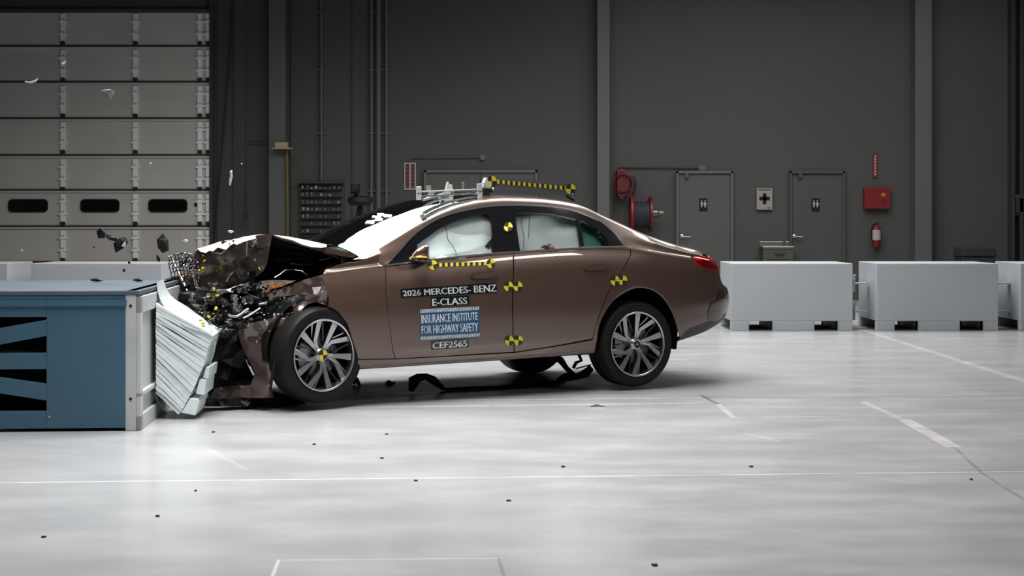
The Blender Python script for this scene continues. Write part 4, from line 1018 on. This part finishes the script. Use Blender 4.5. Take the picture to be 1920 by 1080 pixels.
# ---- roof instrument rack
rk = empty('roof_rack', WL(Vector((-1.2, -.35, 1.55)))); rk.rotation_euler = (0, 0, TH)
def rp(x, y, v): return pc(x, y, v)-Vector((-1.2, -.35, 1.55))
VR = -.42
def rbx(name, P, v0, v1, mt, bev=.003): return MB().prism(P, lambda x, y: rp(x, y, v0), lambda x, y: rp(x, y, v0)+Vector((0, v1-v0, 0))).build(name, mt, rk, bevel=bev)
def rq(x0, y0, x1, y1): return [(x0, y0), (x1, y0), (x1, y1), (x0, y1)]
rbx('end_plate', rq(782, 349.5, 790.5, 375), VR, VR+.02, 'rack_white'); rbx('end_plate', [(895.5, 344.5), (904, 344), (906, 374), (897.5, 374.5)], VR, VR+.02, 'rack_white')
for x, y in ((784.3, 362.8), (788.3, 362.5), (898.6, 359.3), (902.5, 359)): rbx('bolt_hole', rq(x-1, y-1.3, x+1, y+1.3), VR-.002, VR, 'black_matte', 0)
rbx('rail', [(790, 358.2), (896, 353.8), (896, 356), (790, 360.6)], VR+.01, VR+.05, 'rack_white'); rbx('rail', [(790, 366.5), (896, 361.5), (896, 364.2), (790, 370)], VR+.03, VR+.07, 'rack_grey')
rbx('rail', [(790, 362), (896, 358.8), (896, 360), (790, 363.5)], VR+.05, VR+.07, 'cable')
for P, v in ((rq(801, 348, 808.5, 358), .4), (rq(805, 361, 817, 368), -.2), (rq(815, 357.5, 818, 366), -.36), (rq(833, 360, 849, 366), -.3), (rq(848, 356, 851, 364), -.38), ([(836, 357), (840, 341), (842, 341), (843, 347), (848, 346), (850, 357)], -.1), (rq(868.5, 342, 871, 355), .3), (rq(825, 365, 829, 373), -.35)):
    rbx('bracket', P, v, v+.03, 'rack_white' if v < 0 else 'rack_grey')
for a, b, v in (((793, 375), (840, 362), -.3), ((840, 366), (862, 376), -.2), ((800, 372), (880, 367), -.25), ((850, 372), (890, 360), -.1), ((808, 368), (830, 372), 0), ((835, 370), (895, 362), .15)):
    m = MB(); m.tube([rp(*a, v), rp(*b, v+.1)], .012, 8); m.build('strut', random.choice(['rack_grey', 'cable', 'rack_grey']), rk)
rbx('data_box', [(906, 354), (924, 353.5), (925, 361), (919, 362), (918.5, 372.5), (910, 373), (909.5, 362)], VR, VR+.12, 'cable')
rbx('mount_tower', [(906, 352), (908, 343), (912, 333), (914, 333), (916, 342), (922, 353)], VR-.01, VR+.04, 'rack_white')
m = MB(); m.blob(rp(924.5, 354.5, VR-.02), .012, 2, 0); m.blob(rp(908, 343.5, VR-.02), .010, 2, 0); m.build('ball_head', 'chrome', rk, smooth=True)
tag(rk, 'pale metal instrument rack bolted across the front of the car roof', 'instrument rack')
bd = empty('target_board', WL(Vector((-.8, -.34, 1.58)))); bd.rotation_euler = (0, 0, TH)
def bp_(x, y, v=-.34): return pc(x, y, v)-Vector((-.8, -.34, 1.58))
MB().prism([(921, 331), (1086, 343.5), (1081, 368), (1040, 366), (921, 362)], lambda x, y: bp_(x, y), lambda x, y: bp_(x, y)+Vector((0, .008, 0))).build('board', 'board_grey', bd)
pj = lambda x, y: bp_(x, y, -.342)
dash(927, 340.2, 1064, 353, 14, 3.6, bd, pj).name = 'dashed_strip'
target(922, 339.5, 10, 2, bd, 'target_marker', lambda x, y: bp_(x, y, -.344)); target(1070, 354.5, 10, -5, bd, 'target_marker', lambda x, y: bp_(x, y, -.344))
m = MB(); m.tube([bp_(1061, 367), bp_(1076, 376)], .010, 6); m.build('clamp', 'black_plastic', bd)
m = MB(); m.blob(bp_(1073, 365), .012, 2, .1); m.build('clamp_knob', 'rack_grey', bd)
tag(bd, 'grey board with a dashed yellow scale standing on the car roof', 'target board')

# ------------------------------------------------------------------ crushed front
def crum(name, P, vf, mt, amp=.03, st=10, th=.008, parent=car, flat=True, seed=1, extra=None, sc=.05):
    """crumpled sheet: P traced outline, vf(px,py) lateral position of the sheet"""
    random.seed(seed); V2, F = tri2d(P, [], st, .38); V3 = []
    for (x, y) in V2:
        d = amp*(noise.noise(Vector((x*sc, y*sc, seed*3.7)))*1.4+noise.noise(Vector((x*sc*2.3, y*sc*2.3, seed)))*.7)
        V3.append(pc(x, y, vf(x, y)+d))
    o_, dd = lray(P[0][0], P[0][1])
    if sum((V3[f[1]]-V3[f[0]]).cross(V3[f[2]]-V3[f[0]]).dot(dd) for f in F) > 0: F = [t[::-1] for t in F]
    N3 = [Vector((0, 0, 0)) for _ in V3]
    for t in F:
        g = (V3[t[1]]-V3[t[0]]).cross(V3[t[2]]-V3[t[0]])
        for q in t: N3[q] += g
    N3 = [q.normalized() for q in N3]
    if th > .05: N3 = [Vector((0, -1, 0)) for _ in V3]; flat = True
    return shell(V3, N3, F, th, name, mt, parent, normals=not flat)

# bonnet, rear half: rises from the cowl to the ridge, dark lined below
rn, rf = pc(508, 441, -.60), pc(372, 466, .55)
cn, cf = pc(693, 484, -.72), Vector((-2.5, .72, 1.10))
rows = []
for i in range(13):
    a = i/12; L0 = rn.lerp(cn, a); L1 = rf.lerp(cf, a); r_ = []
    for j in range(17):
        b = j/16; p = L0.lerp(L1, b); bow = .02*math.sin(b*PI)*(.3+a)+.022*noise.noise(Vector((a*5, b*5, 3)))*(1-a*.6)+(-.02*math.sin(a*PI)); p.z += bow; r_.append(p)
    rows.append(r_)
bon = MB().grid(rows, (0, 0, .006)).build('bonnet', 'paint_crumpled', car)
m = MB(); m.grid([[p-Vector((0, 0, .012)) for p in r_[1:]] for r_ in rows[1:-1]], (0, 0, -.015)); m.build('bonnet_liner', 'dark_inside', bon)
crum('bonnet_flange', [(512, 443), (560, 453), (610, 464), (655, 473), (692, 484), (676, 485), (640, 480), (600, 471), (560, 460)], lambda x, y: -.63-(x-508)*.0006, 'paint', .006, 14, seed=4, parent=bon)
# bonnet, front half folded down facing forward
vf_front = lambda x, y: -.60+(508-x)*(1.15/136)
crum('folded_bonnet', [(368, 470), (385, 463), (400, 458), (418, 452), (430, 454), (445, 446), (462, 445), (480, 442), (497, 440.5), (509, 441.5), (504, 470), (500, 492), (493, 508), (478, 520), (462, 524), (448, 533), (438, 538), (425, 542), (405, 545), (385, 544), (372, 538), (366, 520), (362, 495), (364, 480)], vf_front, 'paint_crumpled', .07, 8, seed=2, parent=bon, flat=False, sc=.028)
# top lip folds, plates added and tilted to catch the light
random.seed(5)
lipP = [(370, 467), (388, 461), (404, 457), (418, 452), (430, 452), (442, 447), (458, 444), (474, 442), (490, 440), (508, 440.5)]
def fold(P, sd, base=None):
    yt = min(p[1] for p in P); cx = sum(p[0] for p in P)/len(P); v = vf_front(cx, 0)-.16 if base is None else base
    x0 = min(P)[0]; x1 = max(P)[0]; ya = [p[1] for p in P if p[0] == x0][0]; yb_ = min(p[1] for p in P if p[0] > x1-6)
    crum('fold_glint', P, lambda x, y: v-(y-(ya+(yb_-ya)*(x-x0)/(x1-x0)))*.0088, 'paint', .006, 6, seed=sd, parent=bon, th=.004)
fold([(370, 466), (385, 462), (398, 458), (412, 453), (430, 450), (418, 456), (404, 464), (392, 470), (386, 474), (376, 472)], 50)
fold([(392, 470), (404, 464), (420, 456), (430, 451), (446, 446), (452, 446), (444, 454), (432, 460), (424, 468), (416, 466), (408, 464), (400, 471)], 51)
fold([(440, 449), (456, 444), (475, 441), (497, 439), (505, 441), (500, 445), (484, 446), (468, 450), (455, 454), (444, 459), (438, 456)], 52)
crum('bonnet_highlight', [(514, 440.5), (540, 443.5), (575, 450), (613, 458.5), (612, 463), (602, 464.5), (585, 463), (566, 458), (548, 450), (530, 446)], lambda x, y: -.66-(y-(441+(x-520)*.19))*.0088, 'paint', .004, 6, seed=3, parent=bon)  # strip added and tilted to give the rear bonnet its white highlight
for P in ([(462, 453), (465, 455), (463, 480), (461, 482)], [(463, 453), (466, 454), (473, 461), (480, 448), (482, 449), (474, 464)], [(398, 472), (415, 474), (423, 466), (430, 455), (432, 456), (424, 470), (415, 477), (397, 475)]):  # white strips on the folds: glints put into the colour
    m = MB(); m.prism(P, lambda x, y: pc(x, y, vf_front(x, y)-.13), lambda x, y: pc(x, y, vf_front(x, y)-.12)); m.build('fold_glint', 'shard_white', bon)

# dark bulk of the crushed engine bay
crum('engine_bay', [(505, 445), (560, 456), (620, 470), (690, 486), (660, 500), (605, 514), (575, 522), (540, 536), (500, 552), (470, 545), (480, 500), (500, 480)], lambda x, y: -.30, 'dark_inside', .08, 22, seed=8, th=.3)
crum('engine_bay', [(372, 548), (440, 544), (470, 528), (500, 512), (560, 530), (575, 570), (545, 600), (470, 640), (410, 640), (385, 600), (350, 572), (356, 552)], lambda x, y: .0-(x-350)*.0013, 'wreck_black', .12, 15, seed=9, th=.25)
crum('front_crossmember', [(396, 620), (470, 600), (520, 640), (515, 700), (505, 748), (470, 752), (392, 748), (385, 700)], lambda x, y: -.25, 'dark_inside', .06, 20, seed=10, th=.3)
# brown bumper remnant and fender folds
def vb(x, y): return -.80+max(0, (520-x))*.0030
crum('front_bumper', [(563, 589), (552, 600), (540, 615), (528, 634), (520, 655), (514, 680), (509, 705), (506, 730), (506, 746), (470, 746), (430, 745), (395, 742), (404, 728), (440, 724), (470, 722), (478, 700), (470, 680), (460, 664), (450, 640), (446, 620), (470, 606), (500, 600), (530, 588), (548, 584)], vb, 'paint_crumpled', .04, 8, seed=12, flat=False, sc=.03)
crum('crumpled_fender', [(602, 516), (590, 519), (572, 524), (548, 534), (520, 545), (500, 553), (508, 563), (530, 556), (560, 552), (574, 553), (570, 562), (556, 566), (549, 580), (551, 594), (560, 593), (566, 580), (577, 570), (592, 566), (616, 574), (617, 560), (610, 535)], lambda x, y: -.90+max(0, (600-x))*.0020, 'paint_crumpled', .03, 6, seed=13, flat=False, sc=.04)
crum('crumpled_fender', [(530, 562), (560, 552), (574, 554), (572, 566), (556, 590), (544, 598), (538, 585), (548, 572)], lambda x, y: -.72, 'raw_metal', .04, 8, seed=14)
crum('bumper_bracket', [(500, 740), (520, 735), (560, 745), (575, 757), (540, 762), (500, 762), (380, 762), (385, 748), (440, 746)], lambda x, y: -.6, 'wreck_black', .05, 11, seed=15, th=.2)
m = MB(); m.tube([pc(462, 673, -.74), pc(468, 686, -.75), pc(476, 703, -.76)], [.008, .011, .010], 8); m.build('chrome_strip', 'chrome', car)
# strip of liner left of the front tyre
m = MB(); m.tube([pc(520, 668, -.88), pc(511, 700, -.88), pc(507, 728, -.87), (pc(510, 745, -.86))], .012, 8); m.build('arch_liner_edge', 'black_plastic', car)
random.seed(31)
m = MB(); m.lathe([(.40, -.14), (.40, .22)], (pf.x+.0, -.62, pf.z+.02), (0, 1, 0), 40); 
m2 = MB(); r = .40; P = [(pf.x+r*math.cos(a), pf.z+.03+r*math.sin(a)) for a in [math.radians(q) for q in range(-10, 196, 10)]]
n = len(P); m2.add([(x, -.82, zz) for x, zz in P]+[(x, -.45, zz) for x, zz in P], [(i, i+1, i+1+n, i+n) for i in range(n-1)]+[tuple(range(n, 2*n))]); m2.build('wheel_liner', 'dark_inside', car)
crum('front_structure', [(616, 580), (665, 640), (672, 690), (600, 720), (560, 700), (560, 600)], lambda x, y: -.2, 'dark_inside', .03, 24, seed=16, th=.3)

# loose mechanical pieces: hoses, brackets, shards, each its own mesh
wr = empty('engine_wreckage', (-3.2, -.3, .8), 0, car); W0 = Vector((-3.2, -.3, .8))
def wp(x, y, v): return pc(x, y, v)-W0
REG = [(372, 535), (430, 545), (500, 528), (545, 560), (552, 590), (470, 606), (440, 640), (400, 640), (372, 590), (350, 560)]
def rnd_in(P):
    xs = [p[0] for p in P]; ys = [p[1] for p in P]
    while True:
        q = (random.uniform(min(xs), max(xs)), random.uniform(min(ys), max(ys)))
        if inside(q, P): return q
def RR(): return Matrix.Rotation(random.uniform(0, 6.28), 3, Vector((random.random()-.5, random.random()-.5, random.random()-.5)).normalized())
for k in range(95):
    x, y = rnd_in(REG); v = -.38-random.random()*.30
    MB().blob(wp(x, y, v), random.uniform(.012, .040), 1, .5, sc=(random.uniform(.5, 1.6), .7, random.uniform(.4, 1.2)), R=RR()).build('broken_casing', random.choice(['wreck_black', 'wreck_black', 'wreck_brown', 'black_plastic']), wr)
for k in range(80):
    x, y = rnd_in(REG); v = -.62-random.random()*.14; P = []
    c = wp(x, y, v); s_ = random.uniform(.005, .017)
    MB().blob(c, s_, 1, .5, sc=(random.uniform(.4, 2), .4, random.uniform(.3, 1)), R=RR()).build('metal_shard', random.choice(['wreck_metal', 'cast_metal', 'wreck_metal', 'wreck_metal', 'raw_metal']), wr)
for k in range(20):
    x, y = rnd_in([(480, 590), (540, 575), (548, 600), (500, 625), (470, 615)]) if k < 18 else rnd_in(REG); s_ = random.uniform(.004, .011)
    MB().blob(wp(x, y, -.78), s_, 1, .5, R=RR()).build('glass_crumb', 'shard_white', wr)
for k in range(26):
    x, y = rnd_in(REG); v = -.5-random.random()*.25; pts = []; dx, dy = random.uniform(-1, 1), random.uniform(-1, 1)
    for q in range(5): pts.append(wp(x+dx*q*5+random.uniform(-3, 3), y+dy*q*4+random.uniform(-3, 3), v+.02*random.random()))
    autosmooth(MB().tube(pts, random.choice([.004, .006, .010, .014]), 6).build('hose', random.choice(['black_plastic', 'black_plastic', 'cast_metal', 'wreck_brown']), wr))
def pipe(P, r, mt, v=-.8, nm='pipe'):
    autosmooth(MB().tube([wp(x, y, v) for x, y in P], r, 8).build(nm, mt, wr), 50)
pipe([(428, 590), (434, 593), (443, 594), (451, 590), (458, 584), (466, 579)], .010, 'raw_metal'); pipe([(456, 597), (470, 590), (488, 578)], .008, 'raw_metal')
pipe([(440, 557), (442, 566), (440, 578)], .014, 'cast_metal'); pipe([(485, 571), (500, 569)], .010, 'cast_metal'); pipe([(441, 553), (446, 562)], .006, 'raw_metal')
pipe([(515, 521), (525, 515), (535, 507), (550, 506), (565, 508), (576, 516)], .008, 'chrome', -.55); pipe([(598, 486), (606, 488), (622, 482)], .006, 'raw_metal', -.6)
pipe([(606, 472), (620, 477), (636, 484)], .012, 'cast_metal', -.62); pipe([(598, 511), (615, 501), (638, 487)], .005, 'cable', -.62); pipe([(590, 476), (600, 474), (610, 478)], .014, 'black_plastic', -.58)
pipe([(545, 494), (560, 496), (582, 496)], .006, 'cast_metal', -.5); pipe([(540, 472), (560, 476), (590, 478)], .02, 'black_plastic', -.45); pipe([(515, 488), (545, 484), (580, 486)], .018, 'black_plastic', -.45)
crum('headlamp_reflector', [(505, 533), (520, 530), (545, 530), (530, 537), (512, 541), (500, 546)], lambda x, y: -.80, 'copper', .01, 8, seed=21, parent=car)
crum('headlamp_shell', [(488, 527), (510, 525), (555, 526), (545, 531), (515, 531), (497, 536)], lambda x, y: -.79, 'cast_metal', .01, 8, seed=22, parent=car)
crum('shock_tower', [(640, 478), (660, 476), (676, 486), (672, 497), (655, 500), (640, 492)], lambda x, y: -.66, 'cast_metal', .03, 6, seed=23, parent=car)
# bright scraped metal spots on the fender, dark dent
crum('scraped_patch', [(585, 539), (602, 538), (598, 547), (594, 552), (588, 551), (588, 546)], lambda x, y: -.935, 'shard_white', .006, 6, seed=24, parent=car)
crum('silver_strut', [(546, 560), (560, 556), (566, 565), (560, 590), (551, 592), (548, 575)], lambda x, y: -.80, 'raw_metal', .03, 7, seed=25, parent=car)
pipe([(340+1320/4.7*.0+330, 540), (671, 541)], .001, 'cable', -.3)
# yellow and orange bits
random.seed(77)
for (x, y, s_, mt) in ((401, 542, .013, 'yellow'), (392, 556, .010, 'yellow'), (407, 554, .012, 'yellow'), (405, 578, .014, 'yellow'), (391, 594, .014, 'yellow'), (373, 508, .02, 'yellow'), (381, 503, .014, 'yellow'), (380, 510, .016, 'yellow'), (383, 490, .012, 'yellow'), (380, 479, .011, 'yellow'), (486, 503, .006, 'yellow'), (488, 506, .006, 'yellow'), (361, 548, .010, 'orange'), (345, 517, .020, 'orange'), (346, 572, .018, 'orange'), (460, 570, .014, 'orange'), (400, 588, .01, 'orange'), (605, 547, .006, 'yellow')):
    MB().blob(wp(x, y, (vf_front(x, y)-.14) if y < 512 and x < 500 else (.36 if x < 365 else (-.94 if x > 600 else -.72))), s_, 1, .4, sc=(1.2, .5, 1), R=RR()).build('paint_target_chip' if mt == 'yellow' else 'orange_chip', mt, wr)
# torn grille net with star studs
gr = empty('grille', (-3.6, .45, .95), 0, car); G0 = Vector((-3.6, .45, .95))
random.seed(12)
GP = {}
for i in range(9):
    for j in range(9):
        x = 316+i*6.2+j*1.0+random.uniform(-1.5, 1.5); y = 478+j*7.5-i*.6+random.uniform(-1.5, 1.5)+abs(i-4)*.8
        GP[i, j] = pc(x, y, (.44-(x-306)*.0072 if y < 522 else max(.66, .44-(x-306)*.0072))+.04*noise.noise(Vector((i*.5, j*.5, 1))))-G0
m = MB()
for i in range(9):
    for j in range(9):
        if i < 8: m.tube([GP[i, j], GP[i+1, j]], .004, 5)
        if j < 8: m.tube([GP[i, j], GP[i, j+1]], .004, 5)
m.build('grille_net', 'wreck_black', gr)
for i in range(9):
    for j in range(9):
        if random.random() < .75: MB().blob(GP[i, j]-Vector((0, .02, 0)), .009, 1, .3, sc=(1.2, .6, 1), R=RR()).build('grille_stud', 'raw_metal', gr)
m = MB(); m.tube([pc(322.5, 486, .40)-G0, pc(340, 522, .3)-G0, pc(356.5, 557, .2)-G0], .009, 8); m.build('trim_rod', 'chrome', gr)
crum('trim_shard', [(353, 480), (357, 477), (361, 500), (357, 512), (354, 508), (356, 495)], lambda x, y: .42, 'chrome', .01, 5, seed=41, parent=gr)
G0b = gr.location
for P in ([(352, 481), (354, 482), (342, 500), (337, 504), (338, 497)],):
    m = MB(); m.prism(P, lambda x, y: pc(x, y, .41)-G0, lambda x, y: pc(x, y, .42)-G0); m.build('trim_shard', 'chrome', gr)
for o in gr.children:
    if o.name.startswith('trim_shard') and o.data.vertices[0].co.length > 2: o.matrix_parent_inverse = Matrix.Translation(G0).inverted()
crum('grille_backing', [(316, 525), (335, 518), (352, 515), (362, 520), (366, 540), (395, 545), (420, 600), (398, 625), (378, 605), (350, 580), (325, 556), (306, 530)], lambda x, y: .62-(x-306)*.0078, 'wreck_black', .10, 13, seed=42, th=.10)
crum('bumper_scrap', [(360, 545), (385, 548), (405, 552), (420, 560), (408, 566), (385, 560), (366, 556)], lambda x, y: -.2, 'paint_crumpled', .04, 8, seed=43)
crum('bumper_scrap', [(398, 545), (425, 543), (450, 535), (468, 528), (462, 540), (440, 546), (415, 550)], lambda x, y: -.35, 'raw_metal', .05, 7, seed=44)
crum('headlamp_glass', [(303, 533), (318, 530), (325, 540), (324, 556), (312, 560), (305, 548)], lambda x, y: .5, 'cast_metal', .05, 6, seed=45, th=.06)
crum('radiator_flap', [(318, 556), (332, 548), (333, 568), (326, 570)], lambda x, y: .62, 'honeycomb_sheet', .02, 7, seed=46)

# ---- hanging suspension straps and debris under the car
m = MB(); m.tube([pc(1038, 668, -.2), pc(1052, 676, -.22), pc(1062, 690, -.22), pc(1072, 700, -.2), pc(1060, 706, -.2), pc(1045, 712, -.2)], [.03, .03, .022, .035, .03, .015], 8); m.build('hanging_hose', 'wreck_black', car)
m = MB(); m.tube([pc(1108, 690, -.3), pc(1098, 700, -.3), pc(1085, 705, -.28), pc(1065, 710, -.25), pc(1048, 713, -.25)], [.03, .04, .03, .025, .015], 8); m.build('hanging_hose', 'wreck_black', car)
m = MB(); m.tube([pc(1085, 664, -.3), pc(1090, 676, -.3), pc(1080, 680, -.3), pc(1075, 690, -.3)], .015, 8); m.build('hanging_hose', 'wreck_black', car)
m = MB(); m.tube([pc(1080, 691, -.3), pc(1108, 684, -.3)], .006, 6); m.build('hanging_hose', 'wreck_black', car)

# ------------------------------------------------------------------ loose debris in the scene
def floor_piece(name, P, r, label, cat, mt='wreck_black'):
    p3 = []
    for (x, y, h) in P: X, Y = FL(x, y); p3.append(Vector((X, Y, max(h, 0))))
    b = p3[0].copy(); b.z = 0
    rs = r if isinstance(r, list) else [r]*len(P)
    m = MB(); m.tube([p-b+Vector((0, 0, rs[i])) for i, p in enumerate(p3)], rs, 7)
    o = m.build(name, mt); o.location = b; tag(o, label, cat); return o
floor_piece('torn_liner', [(770, 738, 0), (776, 738, .05), (785, 737, .09), (798, 736, .10), (812, 735, .06), (830, 732, 0)], [.02, .05, .035, .028, .035, .02], 'bent black plastic strip on the floor under the front door', 'debris')
floor_piece('plastic_chip', [(723, 719, 0), (729, 720, 0), (733, 721, 0), (741, 717, 0)], [.006, .018, .012, .005], 'small black winged chip on the floor behind the front wheel', 'debris')
floor_piece('underbody_cover', [(832, 733, 0), (880, 731, 0), (940, 728, 0), (1000, 722, .0), (1060, 716, 0)], [.012, .014, .012, .014, .01], 'long thin black hose lying under the rear door', 'hose')
floor_piece('metal_disc', [(1106, 763, 0), (1119, 762, 0), (1134, 763, 0)], [.004, .012, .004], 'small flat dark grey scrap on the floor before the rear wheel', 'debris', 'rack_grey')
floor_piece('tyre_scrap', [(662, 722, 0), (668, 722, .02), (674, 724, 0)], [.01, .025, .012], 'small black scrap on the floor touching the front tyre', 'debris')
random.seed(3)
dots = [(367, 921, 'before the crushed barrier'), (780, 902, 'on the long white floor line below the car'), (1228, 1061, 'near the bottom edge of the floor, rightmost'), (1408, 876, 'on the floor above the white line at right'), (1056, 876, 'on the floor above the long white line, middle'), (82, 1008, 'at the lower left of the floor'), (716, 860, 'on the floor under the front door'), (725, 815, 'on the floor between the two white lines'), (400, 811, 'on the floor just right of the block'), (589, 834, 'on the floor below the front wheel'), (296, 969, 'on the floor in the lower left part'), (1821, 900, 'on the floor by the crack at far right'), (954, 940, 'on the floor in the lower middle')]
for x, y, s in dots:
    X, Y = FL(x, y); sz = random.uniform(.006, .011) if y > 890 else .009
    m = MB(); m.blob((0, 0, sz*.55), sz, 1, .3, sc=(1.4, 1, .6)); o = m.build('floor_crumb', 'wreck_black'); o.location = (X, Y, 0)
    tag(o, 'tiny black crumb '+s, 'debris', 'crumbs scattered on the floor')
def fly(name, x, y, D, r, mt, label, sc=(1, .5, 1), amp=.45, sub=1):
    m = MB(); m.blob((0, 0, 0), r, sub, amp, sc=sc, R=Matrix.Rotation(random.uniform(-.6, .6), 3, 'Y')); o = m.build(name, mt); o.location = W(x, y, D); tag(o, label, 'debris', 'debris thrown up by the crash'); return o
fly('flying_shard', 191, 436, 11.5, .045, 'wreck_black', 'black shard in mid air, left one of the trio above the block', (.8, .5, 1))
fly('flying_shard', 207, 446, 11.5, .035, 'wreck_black', 'small black shard in mid air, middle one of the trio above the block', (1.2, .5, .6))
fly('flying_shard', 228, 455, 11.5, .052, 'wreck_black', 'black shard with a bright corner in mid air above the block', (.8, .5, 1.2))
fly('flying_shard', 233, 459, 11.4, .018, 'shard_white', 'bright silver sliver on the black shard above the block', (.7, .5, 1.4))
fly('flying_shard', 305, 459, 11.5, .055, 'wreck_black', 'largest black shard in mid air before the hinge strip', (.8, .5, 1.2))
fly('flying_shard', 296, 483, 11.5, .024, 'wreck_black', 'small black shard in mid air just above the curled sheet', (.6, .5, 1.2))
fly('flying_shard', 205, 175, 11.5, .050, 'rack_grey', 'dim grey shard high in front of the roller door', (1.2, .4, .7))
fly('flying_shard', 348, 451, 11.5, .016, 'shard_white', 'small white chip in mid air left of the folded bonnet', (1.5, .4, .6))
fly('flying_shard', 433, 434, 11.5, .018, 'shard_white', 'small white chip in mid air above the folded bonnet', (1.3, .4, .6))
for P, l in (([(47, 153), (56, 154.5), (66, 152), (71, 147)], 'curved white sliver high in front of the roller door'), ([(116, 120), (120, 118), (123, 115)], 'tiny white sliver beside the upper left hinge strip'), ([(431, 348), (432, 338), (434, 331), (433, 322), (435, 319)], 'upright white sliver in mid air over the car front')):
    c = W(*P[0], 11.5); m = MB(); n = len(P); m.tube([W(x, y, 11.5)-c for x, y in P], [.006]+[.011 if P[0][1] > 200 else .008]*(n-2)+[.004], 6); o = m.build('flying_sliver', 'shard_white'); o.location = c; tag(o, l, 'debris', 'debris thrown up by the crash')
for (x, y, r, l) in ((41, 470, .01, 'tiny grey speck in mid air left above the block'), (176, 463, .008, 'tiny black speck in mid air left of the black trio'), (282, 307, .008, 'tiny pale speck beside the middle hinge strip'), (453, 307, .006, 'tiny pale speck in mid air right of the cable'), (242, 492, .012, 'tiny black speck in mid air above the block top'), (232, 507, .012, 'tiny black speck just above the block top')):
    fly('flying_speck', x, y, 11.5, r, 'wreck_black' if 'black' in l else 'rack_white', l)
# pieces lying on top of the block
for (x, y, sx, l) in ((181, 525, .06, 'pointed black scrap on the block top, left one'), (259, 524, .05, 'flat black scrap on the block top near its end')):
    c = Vector(((x-960)/FPX*11.9, 11.9, HB)); m = MB(); m.blob((0, 0, .018), .03, 1, .3, sc=(sx/.03, 1, .5)); o = m.build('block_scrap', 'wreck_black'); o.location = c; tag(o, l, 'debris')
